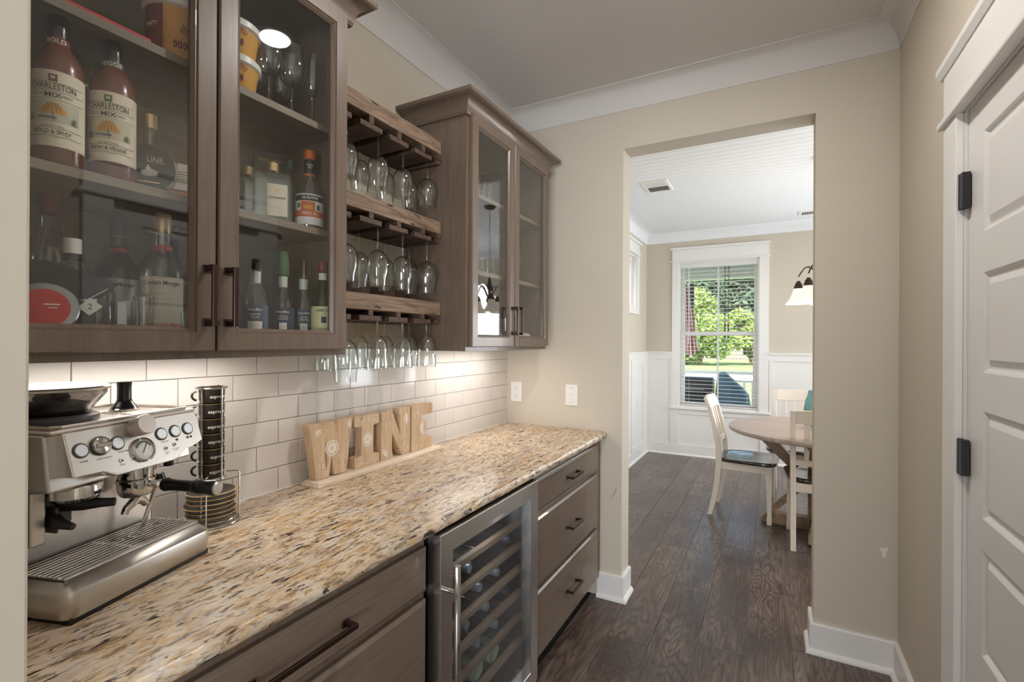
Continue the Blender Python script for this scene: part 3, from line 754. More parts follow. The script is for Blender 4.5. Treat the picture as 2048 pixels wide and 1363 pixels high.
# ------------------------------------------------------------------ wine glass rack
rk = thing('wine_glass_rack', 'rustic three-tier wooden wine glass rack between the wall cabinets', 'rack', (-1.35, 1.35, 1.48))
RX0, RX1, RY0, RY1 = XW+.001, -1.250, 1.038, 1.666
GY = [1.115, 1.262, 1.405, 1.548]        # slot centres before correction
GY = [1.190, 1.335, 1.478, 1.622]
tiers = [(2.205, 2.262, 2.160), (1.864, 1.918, 1.826), (1.520, 1.577, 1.483)]
for k, (za, zb, zr) in enumerate(tiers):
    box('front_board', RX1-.055, RX1, RY0, RY1, za, zb, M['rackw'], rk, bevel=.003)
    box('top_board', RX0, RX1-.055, RY0, RY1, zb-.019, zb, M['rackd'], rk, bevel=.002)
    if k: box('back_board', RX0, RX0+.019, RY0, RY1, zb-.005, zb+.07, M['rackd'], rk, bevel=.002)
    ys = [RY0]+GY+[RY1]
    for q in range(5):
        gap = .015
        a = ys[q]+(gap if q else 0); b = ys[q+1]-(gap if q < 4 else 0)
        c = (a+b)/2 if 0 < q < 4 else (a+.012 if q == 0 else b-.012)
        rl = box('hanger_plank', RX0+.002, RX1-.004, a+.006, b-.002, zr, zr+.018, M['rackd'], rk, bevel=.001)
        box('spacer_block', RX0+.002, RX1-.002, c-.011, c+.011, zr+.018, za+.001, M['rackd'], rk)
    box('backing_strip', RX0, RX0+.012, RY0, RY1, zr-.001, zb-.02, M['rackd'], rk)
# hanging glasses
def glass_proto(prof, name='wine_glass'):
    t = thing(name, 'wine glass', 'glass', (0, 0, 0), world=False)
    MB().lathe(prof, n=28, caps=False).build('bowl', M['wine'], t, smooth=True)
    return t
def hang(h, rb, rr, stem):
    # inverted glass, foot at z=0 (top), rim at z=-h
    o = [(.0001, .0012), (.034, .0), (.0345, -.0012), (.012, -.004), (.004, -.012), (.0033, -.03), (.0036, -stem+.01), (.007, -stem)]
    bh = h-stem
    out = [(rb*math.sin(a), -stem-.0-bh*.42*(1-math.cos(a))) for a in [R(x) for x in (14, 30, 48, 66, 90)]]
    out += [(rb*.985, -stem-bh*.6), (rr*1.05, -stem-bh*.82), (rr, -h)]
    inn = [(r-.0009, z-(.0012 if k < 5 else 0)) for k, (r, z) in enumerate(out)][::-1]
    inn[0] = (rr-.0009, -h)
    return o+out+inn+[(.0001, -stem-.004)]
tiersp = [(hang(.202, .040, .031, .082), 2.1805), (hang(.232, .0415, .031, .098), 1.8465), (hang(.200, .038, .040, .070), 1.5035)]
tn = ['top tier', 'middle tier', 'bottom tier']; pos = ['beside the left cabinet', 'second from the left', 'third from the left', 'at the right end']
big = hang(.235, .043, .036, .085)
for k, (pr, z) in enumerate(tiersp):
    proto = None
    for row, x in ((0, -1.298), (1, -1.392)):
        for q, y in enumerate(GY):
            lb = 'hanging wine glass, %s of the rack, %s row, %s' % (tn[k], ('front', 'back')[row], pos[q])
            if k == 2 and row == 0 and q == 0:
                g = glass_proto(big); g['label'] = 'larger clear wine glass hanging lowest, beside the left wall cabinet'
            elif proto is None: g = proto = glass_proto(pr); g['label'] = lb
            else: g = dup(proto, label=lb)
            g.location = (x+(.006 if q % 2 else 0), y+.001, z); g['group'] = 'wine glasses hanging in the rack'

# ------------------------------------------------------------------ carved WINE sign
sg = thing('wine_sign', 'carved wooden letters spelling WINE on a whitewashed base board', 'sign', (-1.38, 1.45, CT))
mb = MB(); mb.box(-1.42, -1.337, 1.112, 1.80, CT+.0005, CT+.011); mb.prism([(-1.418, CT+.011), (-1.340, CT+.011), (-1.346, CT+.019), (-1.412, CT+.019)], 1, 1.116, 1.796)
mb.build('base_board', M['signb'], sg, bevel=.0015)
XA, XB, ZB, ZT = -1.405, -1.368, CT+.0192, 1.128
def letter(name, poly, h=None, dx=0):
    return MB().prism(poly, 0, XA+dx, XB+dx).build(name, M['sign'], sg, bevel=.002)
def L(y0, pts, zt=ZT): return [(y0+a, ZB+(zt-ZB)*b) for a, b in pts]
lw = letter('letter_w', L(1.098, [(0, .99), (.052, .995), (.058, .955), (.066, .96), (.068, .995), (.108, 1.0), (.112, .95), (.120, .95), (.124, 1.0), (.196, 1.01), (.188, .80), (.165, .0), (.108, .02), (.098, .36), (.088, .01), (.034, .0), (.012, .72)]))
li = letter('letter_i', L(1.302, [(0, 1.0), (.128, 1.0), (.128, .80), (.096, .78), (.096, .215), (.128, .20), (.128, .0), (0, .0), (0, .20), (.034, .215), (.034, .78), (0, .80)]))
ln = letter('letter_n', L(1.440, [(0, 1.0), (.060, 1.0), (.112, .45), (.112, .88), (.104, .88), (.104, 1.02), (.172, 1.02), (.172, .0), (.122, .0), (.062, .52), (.062, .18), (.068, .0), (0, .0)]))
le = letter('letter_e', L(1.622, [(0, 1.02), (.144, 1.02), (.144, .78), (.066, .77), (.066, .64), (.1, .63), (.102, .40), (.066, .39), (.066, .24), (.142, .25), (.142, .0), (0, .0)]))
def rosette(y, z, r, parent, half=None):
    mb = MB(); x = XB+.0005; N = 28
    def arc(ra, rb_):
        a0, a1 = (0, 2*PI) if half is None else half
        n = max(6, int(N*(a1-a0)/(2*PI))); rs = []
        for k in range(n+1):
            a = a0+(a1-a0)*k/n; c, s_ = math.cos(a), math.sin(a)
            rs.append([(x-.001, y+ra*c, z+ra*s_), (x+.0006, y+ra*c, z+ra*s_), (x+.0006, y+rb_*c, z+rb_*s_), (x-.001, y+rb_*c, z+rb_*s_)])
        mb.ring(rs)
    arc(r*.16, r*.26); arc(r*.34, r*.56); arc(r*.82, r*.9)
    a0, a1 = (0, 2*PI) if half is None else half
    m = int(16*(a1-a0)/(2*PI))
    for k in range(m):
        a = a0+(a1-a0)*(k+.5)/m
        mb.lathe([(.0001, x-.001), (r*.085, x-.0005), (r*.06, x+.0008), (.0001, x+.001)], (0, y+r*.69*math.cos(a), z+r*.69*math.sin(a)), 7, 'x')
    o = mb.build('rosette', M['white_ink'], parent); o['kind'] = 'stuff'; return o
def sprays(y0, y1, z0, z1, n, parent, seed, ok=None):
    rnd = random.Random(seed); mb = MB(); x = XB+.0006
    k = 0; tries = 0
    while k < n and tries < n*6:
        tries += 1
        y, z = rnd.uniform(y0, y1), rnd.uniform(z0, z1)
        if ok and not ok(y, z): continue
        r = rnd.uniform(.0012, .0026)*.9
        mb.lathe([(.0001, x-.0012), (r, x-.0008), (r*.6, x+.0004), (.0001, x+.0006)], (0, y, z), 6, 'x'); k += 1
    for q in range(max(2, n//14)):
        yc, zc = rnd.uniform(y0+.008, y1-.008), rnd.uniform(z0+.008, z1-.008); r = rnd.uniform(.005, .009)
        if ok and not (ok(yc, zc) and ok(yc+r, zc) and ok(yc-r, zc)): continue
        a0 = rnd.uniform(0, 6); pts = [(x, yc+r*(1-.12*i)*math.cos(a0+i*.7), zc+r*(1-.12*i)*math.sin(a0+i*.7)) for i in range(8)]
        mb.tube(pts, .0006, 4)
    o = mb.build('dot_pattern', M['white_ink'], parent); o['kind'] = 'stuff'; return o
rosette(1.196, 1.033, .031, lw); rosette(1.128, 1.107, .026, lw, (-PI*.55, .0)); rosette(1.285, 1.108, .022, lw, (PI*.6, PI*1.4))
sprays(1.135, 1.180, .938, .985, 26, lw, 1); sprays(1.215, 1.262, .938, 1.01, 30, lw, 2, lambda y, z: y < 1.262+(z-.99)*.2)
rosette(1.366, 1.034, .0285, li); sprays(1.308, 1.424, 1.092, 1.122, 46, li, 3); sprays(1.308, 1.424, .938, .960, 40, li, 4)
rosette(1.452, .955, .026, ln, (-.5, PI*.62)); rosette(1.600, 1.085, .030, ln, (PI*.62, PI*1.42)); sprays(1.448, 1.490, 1.05, 1.122, 34, ln, 5); sprays(1.565, 1.606, .94, 1.02, 34, ln, 6)
rosette(1.700, 1.028, .028, le, (PI*.5, PI*1.5)); sprays(1.63, 1.685, 1.075, 1.126, 40, le, 7); sprays(1.628, 1.70, .938, .968, 34, le, 8)

# ------------------------------------------------------------------ espresso machine (local frame: x front, y right, z up)
em = thing('espresso_machine', 'stainless espresso machine with grinder hopper on the granite worktop', 'coffee machine', (-1.3407, .2809, CT), R(17.9), world=False)
def B(mb, name, mat, bev=0, parent=None, **k): return mb.build(name, mat, parent or em, bev, local=True, **k)
sb = MB()
pr = [(.006, .05), (.130, .05), (.130, .205), (.130, .215), (.235, .225), (.222, .328), (.006, .328)]
o = B(MB().prism(pr, 1, .006, .304), 'body', M['steel'], .004)
B(MB().box(.01, .13, .010, .300, .008, .05), 'base', M['black'], .003)
B(MB().box(.1305, .1325, .012, .298, .058, .212), 'splash_plate', M['panel'], .001)
for y in (.03, .28):
    B(MB().lathe([(.0001, 0), (.014, 0), (.012, .008), (.0001, .008)], (.03, y, 0), 12), 'foot', M['black'])
# control panel outline on a slanted plane
sx, sz = .305, -.952
def PM(y, s_, d=0): return (.2385+s_*sx+d*.952, y, .329+s_*sz+d*.305)
outl = [(.022, 0), (.310, 0), (.3105, .070), (.285, .078), (.262, .082), (.240, .096), (.222, .099), (.100, .099), (.072, .084), (.022, .082)]
SH = .0125
mb = MB(); n = len(outl)
fr_ = [PM(y, s_, .002) for y, s_ in outl]; bk = [PM(y+(.002 if y < .1 else -.002), s_, -.0015) for y, s_ in outl]
bb = [(.150, y, PM(y, s_)[2]-.006) for y, s_ in outl]
mb.ring([bb, bk, fr_]); hd = B(mb, 'head', M['steel'], .0015)
mb = MB(); i2 = [(y+(.004 if y < .15 else -.004), min(max(s_, .003), .0955)) for y, s_ in outl]
mb.ring([[PM(y, s_, .001) for y, s_ in i2], [PM(y, s_, .0026) for y, s_ in i2]]); B(mb, 'control_panel', M['panel'])
# buttons, gauge, dials on the panel
def PN(y, s_, r, h, name, mat, prof=None, n=24):
    mb = MB(); rs = []
    for rr, hh in (prof or [(.0001, 0), (r, 0), (r, h), (r*.93, h+.0008), (.0001, h+.0008)]):
        rr = max(rr, 1e-5); rs.append([PM(y+SH+rr*math.cos(2*PI*i/n), s_+rr*math.sin(2*PI*i/n), .0026+hh) for i in range(n)])
    mb.ring(rs, True); return B(mb, name, mat, smooth=True)
M['btn'] = plain('spun_aluminium_button', (206, 210, 214), .3, .85)
for y in (.033, .101, .197, .231, .264):
    PN(y, .0375, .0142, .0012, 'button_ring', M['dgrey']); PN(y, .0375, .0114, .0026, 'button', M['btn'])
PN(.068, .036, .0185, .002, 'dial_ring', M['dgrey']); PN(.068, .036, .0165, .008, 'dial', M['chrome'])
mb = MB(); mb.ring([[PM(.068+SH+a, .036+b, .010) for a, b in ((-.0145, -.005), (.0145, -.005), (.0145, .005), (-.0145, .005))], [PM(.068+SH+a, .036+b, .017) for a, b in ((-.013, -.003), (.013, -.003), (.013, .003), (-.013, .003))]]); B(mb, 'dial_grip', M['chrome'], .001)
PN(.148, .062, .0245, .006, 'gauge_bezel', M['chrome'], [(.0001, 0), (.0255, 0), (.025, .005), (.0215, .0065), (.0208, .003), (.0001, .003)], 36)
M['dial'] = plain('pale_gauge_face', (206, 210, 208), .35)
PN(.148, .062, .0206, .0032, 'gauge_face', M['dial'])
mb = MB()
def strip(y0, s0, y1, s1, w, d):
    a = math.atan2(s1-s0, y1-y0); c, q = -math.sin(a)*w, math.cos(a)*w
    return [PM(y0+c, s0+q, d), PM(y0-c, s0-q, d), PM(y1-c, s1-q, d), PM(y1+c, s1+q, d)]
mb.ring([strip(.146+SH-.002, .068, .160+SH-.002, .047, .0007, .0068), strip(.146+SH-.002, .068, .160+SH-.002, .047, .0007, .0078)]); B(mb, 'gauge_needle', M['maroon'])
mb = MB()
for k in range(9):
    a0, a1 = R(200+k*16), R(200+k*16+13)
    mb.ring([[PM(.148+SH+r*math.cos(a), .062+r*math.sin(a), d) for r, a in ((.0150, a0), (.0182, a0), (.0182, a1), (.0150, a1))] for d in (.0068, .0073)])
B(mb, 'gauge_scale', M['dgrey'])
PN(.1445, .014, .02, .03, 'steam_dial', M['knobw'], [(.0001, 0), (.0185, 0), (.019, .004), (.0205, .018), (.0205, .03), (.019, .032), (.0001, .0325)], 32)
for y, s_ in ((.101, .073), (.1245, .0685), (.200, .070), (.222, .066)):
    PN(y, s_, .0045, .001, 'indicator_ring', M['white']); PN(y, s_, .0022, .0016, 'indicator', M['dgrey'])
def ptxt(txt, y, s_, size):
    text('print', txt, size, M['textd'], em, lambda u, v: PM(y+SH+u, s_-v, .0030), .0)
for tx, y, s_, z in (('POWER', .034, .0585, .0042), ('GRIND AMOUNT', .071, .0605, .0038), ('FILTER SIZE', .109, .056, .0042), ('SINGLE', .101, .081, .0036), ('DOUBLE', .126, .0768, .0036),
                     ('PROGRAM', .201, .0555, .0038), ('CLEAN\nME', .200, .081, .0034), ('HOT WATER\nSTEAM', .223, .077, .0032)): ptxt(tx, y, s_, z)
for y in (.231, .259, .268):
    PN(y, .057, .0028, .0004, 'cup_symbol', M['dgrey'])
# top lid with cup tray
B(MB().box(.004, .243, .002, .308, .328, .337), 'lid', M['lidst'], .004)
mb = MB(); pth = [(.012, .300), (.012, .018), (.228, .018), (.228, .300)]
mb.tube([(.016, .014, .340), (.226, .014, .340), (.236, .024, .340), (.236, .286, .340), (.226, .297, .340), (.016, .297, .340)], .0032, 8, True); B(mb, 'cup_rail', M['lidst'], smooth=True)
mb = MB()
for k in range(14): mb.box(.075+k*.0105, .080+k*.0105, .19, .285, .3368, .3385)
rg = B(mb, 'tray_ribs', M['lidst'], .0008); rg['kind'] = 'stuff'
# hopper
hc = (.128, .088, 0)
B(MB().lathe([(.0001, .337), (.072, .337), (.073, .340), (.072, .348), (.066, .351), (.0001, .351)], hc, 40), 'hopper_base', M['dgrey'], smooth=True)
B(MB().lathe([(.050, .351), (.060, .353), (.064, .362), (.066, .366), (.084, .390), (.085, .397), (.0835, .397), (.082, .391), (.064, .367), (.058, .354)], hc, 44, caps=False), 'hopper', M['hglass'], smooth=True)
B(MB().lathe([(.0001, .352), (.056, .352), (.061, .366), (.058, .371), (.04, .376), (.0001, .378)], hc, 32), 'coffee_beans', plain('coffee_beans', (24, 16, 12), .35, bump=.9, bs=90), smooth=True)
B(MB().lathe([(.0001, .376), (.026, .376), (.028, .384), (.024, .390), (.026, .396), (.0001, .396)], hc, 24), 'hopper_post', M['dgrey'], smooth=True)
B(MB().lathe([(.0001, .400), (.07, .400), (.086, .3975), (.089, .399), (.0895, .403), (.087, .406), (.07, .409), (.0001, .411)], hc, 48), 'hopper_lid', M['lidst'], smooth=True)
# group head and portafilter
gx, gy = .186, .212
B(MB().lathe([(.0001, .190), (.034, .190), (.0345, .196), (.032, .198), (.032, .232), (.0001, .232)], (gx, gy, 0), 32), 'group_head', M['chrome'], smooth=True)
pf = B(MB().lathe([(.0001, .158), (.026, .158), (.031, .163), (.0335, .172), (.0335, .188), (.036, .189), (.036, .194), (.0001, .194)], (gx, gy, 0), 32), 'portafilter', M['chrome'], smooth=True)
mb = MB(); mb.tube([(gx, gy, .160), (gx+.002, gy, .150), (gx+.002, gy-.012, .142), (gx+.002, gy-.024, .134), (gx+.002, gy-.028, .124)], [.011, .011, .009, .008, .007], 12)
mb.tube([(gx+.002, gy, .150), (gx+.002, gy+.014, .142), (gx+.002, gy+.022, .132)], [.011, .009, .0075], 12); o = mb.build('spout', M['chrome'], pf, smooth=True, local=True)
mb = MB(); mb.lathe([(.0001, .034), (.008, .034), (.009, .05), (.011, .058), (.0001, .070)], (gx, gy+.006, .183), 16, 'x'); mb.build('neck', M['chrome'], pf, smooth=True, local=True)
mb = MB(); mb.lathe([(.0001, .055), (.013, .055), (.0148, .062), (.0128, .070), (.0118, .09), (.0125, .128), (.0125, .130), (.0155, .134), (.0168, .150), (.0168, .182), (.0155, .186), (.0001, .186)], (gx+.012, gy+.006, .183), 24, 'x')
mb.build('handle', M['black'], pf, smooth=True, local=True)
MB().lathe([(.0001, .186), (.0142, .186), (.0142, .1885), (.012, .1905), (.0001, .191)], (gx+.012, gy+.006, .183), 24, 'x').build('end_cap', M['lidst'], pf, smooth=True, local=True)
# steam wand and hot water outlet
mb = MB(); mb.tube([(.196, .283, .236), (.196, .283, .205)], .010, 14); mb.tube([(.19, .262, .19), (.196, .266, .168)], .011, 12)
B(mb, 'wand_joint', M['black'], smooth=True)
B(MB().tube([(.190, .262, .192), (.186, .262, .165), (.176, .243, .095), (.172, .237, .070)], [.005, .005, .0045, .005], 12), 'steam_wand', M['chrome'], smooth=True)
B(MB().lathe([(.0001, .208), (.006, .208), (.008, .214), (.008, .236), (.0001, .236)], (.205, .240, 0), 14), 'water_outlet', M['chrome'], smooth=True)
# grinder outlet, cradle and magnet cover
B(MB().lathe([(.0001, .192), (.036, .192), (.041, .198), (.041, .217), (.038, .222), (.0001, .222)], (.192, .085, 0), 36), 'tamp_ring', M['chrome'], smooth=True)
B(MB().lathe([(.0001, .222), (.042, .222), (.036, .236), (.0001, .236)], (.190, .085, 0), 30), 'grinder_outlet', M['black'], smooth=True)
mb = MB(); mb.box(.134, .150, .050, .110, .135, .222); mb.box(.150, .178, .060, .066, .13, .18)
B(mb, 'cradle_plate', M['dgrey'], .003)
mb = MB(); mb.tube([(.150, .092, .176), (.180, .110, .172), (.205, .124, .171), (.222, .136, .170)], [.016, .013, .009, .008], 12); mb.tube([(.150, .065, .165), (.19, .060, .150), (.215, .062, .146)], [.014, .010, .006], 12)
B(mb, 'cradle_fork', M['mblack'], smooth=True)
B(MB().box(.134, .176, .020, .045, .118, .222), 'side_guard', M['steel'], .003)
# drip tray
tz = .071
def rrect(x0, x1, y0, y1, r, z, n=5):
    out = []
    for cx, cy, a0 in ((x1-r, y1-r, 0), (x0+.002, y1-.002, 90), (x0+.002, y0+.002, 180), (x1-r, y0+r, 270)):
        rr = r if cx > (x0+x1)/2 else .002
        for k in range(n): a = R(a0+90*k/(n-1)); out.append((cx+rr*math.cos(a), cy+rr*math.sin(a), z))
    return out
mb = MB(); mb.ring([rrect(.136, .286, .0, .310, .020, .010), rrect(.136, .288, -.002, .312, .022, .014), rrect(.136, .290, -.004, .314, .024, .050), rrect(.136, .2885, -.003, .313, .024, .056), rrect(.136, .268, .008, .302, .02, tz)])
tr_ = B(mb, 'drip_tray', M['panel'], smooth=True)
MB().box(.140, .284, .006, .304, 0, .0105).build('tray_foot', M['black'], tr_, local=True)
MB().box(.139, .262, .012, .298, tz-.001, tz+.001).build('grate_well', M['mblack'], tr_, local=True)
mb = MB(); N_ = 10; gx0, pitch = .1455, .0112
for k in range(N_):
    x = gx0+k*pitch; mb.box(x-.0023, x+.0023, .013, .297, tz+.001, tz+.0048)
for y in (.0125, .150, .2925): mb.box(.142, .2505, y, y+.006, tz+.001, tz+.0040)
mb.box(.2505, .262, .0125, .2985, tz+.001, tz+.0040)
gr = B(mb, 'drip_grate', M['lidst'], .0006, seg=1)
for x, y in ((.19, .165), (.20, .20), (.188, .262)):
    MB().lathe([(.0001, tz+.0044), (.010, tz+.0044), (.0105, tz+.0047), (.0001, tz+.0048)], (x, y, 0), 18).build('grate_hole', M['mblack'], gr, local=True)
    MB().lathe([(.0105, tz+.0042), (.0135, tz+.0042), (.0130, tz+.0052), (.0107, tz+.0052)], (x, y, 0), 20, caps=False).build('hole_rim', M['lidst'], gr, local=True)
# tamper on the lid
tm = thing('tamper', 'black tamper with steel base standing on top of the espresso machine', 'tamper', (-1.283, .540, CT+.3372), 0, world=False)
MB().lathe([(.0001, 0), (.0265, 0), (.0270, .0015), (.0270, .006), (.025, .008), (.0001, .008)], n=32).build('base', M['chrome'], tm, smooth=True)
MB().lathe([(.0001, .008), (.0245, .008), (.021, .014), (.0155, .021), (.0135, .028), (.0133, .055), (.0140, .062), (.0145, .066), (.0001, .067)], n=28).build('handle', M['black'], tm, smooth=True)

# ------------------------------------------------------------------ cup stand with cups and saucers
sx_, sy_ = -1.352, .772
cs = thing('cup_stand', 'wire stand holding stacked espresso cups and saucers beside the machine', 'stand', (sx_, sy_, CT))
mb = MB()
circ = lambda r, z, a0=0, a1=2*PI, n=32: [(sx_+r*math.cos(a0+(a1-a0)*k/n), sy_+r*math.sin(a0+(a1-a0)*k/n), z) for k in range(n if a1-a0 > 6.2 else n+1)]
mb.tube(circ(.068, CT+.004), .0022, 6, True); mb.tube(circ(.062, CT+.014), .0018, 6, True)
mb.tube(circ(.034, 1.035), .0018, 6, True); mb.tube(circ(.037, 1.282), .0022, 6, True)
for a in (R(50), R(-40), R(170)):
    c, q = math.cos(a), math.sin(a)
    mb.tube([(sx_+.067*c, sy_+.067*q, CT+.004), (sx_+.067*c, sy_+.067*q, 1.045), (sx_+.064*c, sy_+.064*q, 1.05), (sx_+.036*c, sy_+.036*q, 1.05)], .0018, 6)
for a in (R(10), R(-68), R(130)):
    c, q = math.cos(a), math.sin(a); mb.tube([(sx_+.036*c, sy_+.036*q, 1.035), (sx_+.036*c, sy_+.036*q, 1.283), (sx_+.043*c, sy_+.043*q, 1.284)], .0022, 6)
mb.build('wire_frame', M['rod'], cs, smooth=True)
sc0 = None
for k in range(6):
    z = CT+.017+k*.0118
    if sc0 is None:
        s_ = thing('saucer', 'x', 'saucer', world=False, group='dark saucers stacked in the wire stand')
        MB().lathe([(.0001, 0), (.022, 0), (.024, .002), (.045, .005), (.060, .0105), (.0605, .0115), (.058, .0118), (.04, .0078), (.02, .005), (.0001, .005)], n=36).build('plate', M['cup'], s_, smooth=True)
        MB().lathe([(.0594, .0095), (.0608, .0100), (.0612, .0116), (.0592, .0124), (.0575, .0120)], n=36, caps=False).build('rim_band', M['gold'], s_, smooth=True); sc0 = s_
    else: s_ = dup(sc0)
    s_.location = (sx_+random.uniform(-.003, .002)+(.0 if k else .002), sy_+(-.006 if k == 2 else 0), z)
    s_['label'] = 'dark gold-rimmed saucer, %s in the stack beneath the cups' % ['lowest', 'second from the bottom', 'third from the bottom', 'fourth from the bottom', 'fifth from the bottom', 'topmost'][k]
cp0 = None
PHI = R(-22)
for k in range(6):
    z = 1.0375+k*.0405
    if cp0 is None:
        c_ = thing('espresso_cup', 'x', 'cup', world=False, group='espresso cups stacked in the wire stand')
        MB().lathe([(.0001, 0), (.026, 0), (.0285, .002), (.0305, .012), (.0312, .040), (.0325, .0405), (.0290, .0402), (.0285, .012), (.0001, .006)], n=32).build('body', M['cup'], c_, smooth=True)
        MB().lathe([(.0311, .0385), (.0317, .0386), (.0318, .0400), (.0311, .0402)], n=32, caps=False).build('rim_band', M['gold'], c_, smooth=True)
        a = R(-118); hp = []
        for i in range(9):
            tt = -1.25+2.5*i/8; hp.append(((.030+.016*math.cos(tt))*math.cos(a), (.030+.016*math.cos(tt))*math.sin(a), .021+.0135*math.sin(tt)))
        MB().tube(hp, .003, 8).build('handle', M['cup'], c_, smooth=True)
        text('print', 'espresso', .0125, M['text'], c_, cylmap((0, 0), .0316, PHI+.42, .019), .012); cp0 = c_
    else: c_ = dup(cp0)
    c_.location = (sx_, sy_, z)
    c_.rotation_euler = (0, 0, [0, .06, -.1, -.16, -.12, .0][k])
    c_['label'] = 'black espresso cup with white lettering, %s in the stand' % ['bottom one', 'second from the bottom', 'third from the bottom', 'fourth from the bottom', 'fifth from the bottom', 'top one'][k]

# ------------------------------------------------------------------ cabinet contents
def cyl_label(parent, c, r, phi, half, z0, z1, mat): return patch(c, r, phi, half, z0, z1).build('label', mat, parent, smooth=True)
def bottle(name, label, x, y, z, prof, mat, cap=None, capm=None, cat='bottle', group=None):
    t = thing(name, label, cat, (x, y, z), group=group, world=False)
    MB().lathe(prof, n=28).build('glass', mat, t, smooth=True)
    if cap: MB().lathe(cap, n=22).build('cap', capm, t, smooth=True)
    return t
def ct_(t, txt, r, phi, z, size, mat, bold=.0, sx=1.0, name='print'):
    return text(name, txt, size, mat, t, cylmap((0, 0), r+.0009, phi, z), bold, 1.0, sx)
S1, S2, S3 = 2.0353, 1.7333, 1.4103
# cocktail mix bottles
def mixer(label, x, y, band, word, bandtxt, phi):
    P = [(.0001, 0), (.036, 0), (.0388, .004), (.0388, .175), (.036, .196), (.026, .215), (.0165, .232), (.0150, .245), (.0145, .285), (.0001, .285)]
    t = bottle('cocktail_mix_bottle', label, x, y, S2, P, M['mix_red'], [(.0001, .243), (.0155, .243), (.0162, .292), (.013, .297), (.0001, .297)], M['black'])
    cyl_label(t, (0, 0), .0394, phi, 1.5, .030, .168, M['paper'])
    patch((0, 0), .0172, phi, 1.5, .225, .240).build('neck_band', band, t, smooth=True)
    r = .0394
    ct_(t, 'CHARLESTON', r, phi, .138, .0165, M['textd'], .010, .66); ct_(t, 'BLOODY        MARY', r, phi, .1225, .0072, M['textd'], 0, .9)
    ct_(t, 'MIX', r, phi, .1225, .0125, M['textd'], .016, 1.1)
    ct_(t, 'ALL NATURAL', r, phi, .066, .0052, M['textd']); ct_(t, word, r+.0004, phi, .0555, .0100, M['textd'], .014, .85)
    ct_(t, bandtxt, .0172, phi, .2325, .012, M['text'], .01, 1.0)
    patch((0, 0), .0398, phi, .16, .148, .161, 8).build('badge', band, t, smooth=True); ct_(t, 'M', .0398, phi, .1545, .008, M['text'], .01)
    def arcp(mat, w, z0, z1, nm, sh=0, rr=.0397):
        patch((0, 0), rr, phi+sh, w, z0, z1, 8).build(nm, mat, t, smooth=True)
    arcp(M['sky_p'], 1.0, .074, .112, 'scene_print', 0, .03955)
    mb = MB(); q = .0399                       # striped beach umbrella
    for k in range(6):
        a0, a1 = phi-.48+.16*k, phi-.48+.16*(k+1); za, zb_ = .094+.014*math.sin(PI*(k)/6), .094+.014*math.sin(PI*(k+1)/6)
        mb.add([(q*math.cos(a0), q*math.sin(a0), .091-.004*(k % 2)), (q*math.cos(a1), q*math.sin(a1), .091-.004*((k+1) % 2)), (q*math.cos(a1), q*math.sin(a1), zb_+.002), (q*math.cos(a0), q*math.sin(a0), za+.002)], [(0, 1, 2, 3)])
    mb.build('umbrella_print', M['yellow'], t)
    mb = MB()
    for k in range(5):
        a0 = phi-.32+.16*k; mb.tube([(q*1.004*math.cos(a0*.5+phi*.5), q*1.004*math.sin(a0*.5+phi*.5), .108), (q*1.004*math.cos(a0), q*1.004*math.sin(a0), .092)], .0004, 4)
    mb.tube([(q*1.004*math.cos(phi), q*1.004*math.sin(phi), .094), (q*1.004*math.cos(phi+.05), q*1.004*math.sin(phi+.05), .076)], .0006, 4); mb.build('umbrella_rib_print', M['textd'], t)
    for sg_, w in ((-1, .2), (1, .16)):
        mb = MB()
        for k in range(9):
            a0 = phi+sg_*.78; an = PI*k/8; mb.tube([(q*math.cos(a0), q*math.sin(a0), .076), (q*math.cos(a0+.17*math.cos(an)), q*math.sin(a0+.17*math.cos(an)), .076+.012*math.sin(an)+.001)], [.0011, .0003], 4)
        mb.build('foliage_print', M['green'], t)
    arcp(M['foild'], .34, .080, .084, 'sea_print', -.2, .0399); arcp(M['paper'], 1.15, .048, .0635, 'banner_print', 0, .0396)
    mb = MB()
    for zz in (.0485, .063):
        mb.tube([((q+.0003)*math.cos(phi+(-1.1+.22*k)), (q+.0003)*math.sin(phi+(-1.1+.22*k)), zz+.0012*math.sin(k*1.9)) for k in range(11)], .00035, 4)
    mb.build('border_print', M['textd'], t)
    mb = MB()
    for zz in (.115, .130, .146): mb.tube([((q+.0003)*math.cos(phi+(-1.15+.23*k)), (q+.0003)*math.sin(phi+(-1.15+.23*k)), zz) for k in range(11)], .0003, 4)
    mb.build('rule_print', M['textd'], t)
    return t
mixer('reddish cocktail mix bottle with red neck band, nearest the left wall edge', -1.190, .392, M['maroon'], 'BOLD & SPICY', 'BOLD', R(-28))
mixer('reddish cocktail mix bottle with green neck band on the middle shelf', -1.190, .478, M['green'], 'FRESH & VEGGIE', 'VEGGIE', R(-32))
t = bottle('bottle', 'dark green capped bottle half hidden behind the two cocktail mix bottles', -1.31, .478, S2, [(.0001, 0), (.034, 0), (.036, .004), (.036, .17), (.018, .22), (.014, .26), (.0001, .26)], M['mix_red'], [(.0001, .235), (.0155, .235), (.0155, .29), (.0001, .292)], M['bglass'])
patch((0, 0), .0184, R(-25), 1.5, .214, .226).build('neck_band', M['green'], t, smooth=True); ct_(t, 'VEGGIE', .0184, R(-25), .220, .010, M['text'])
t = bottle('decanter', 'clear round-stoppered glass bottle at the left edge of the middle shelf', -1.32, .345, S2, [(.0001, 0), (.036, 0), (.04, .01), (.042, .08), (.03, .13), (.013, .15), (.013, .18), (.0001, .18)], M['bglass'], [(.0001, .18), (.012, .18), (.022, .195), (.022, .21), (.012, .222), (.0001, .224)], M['wine'])
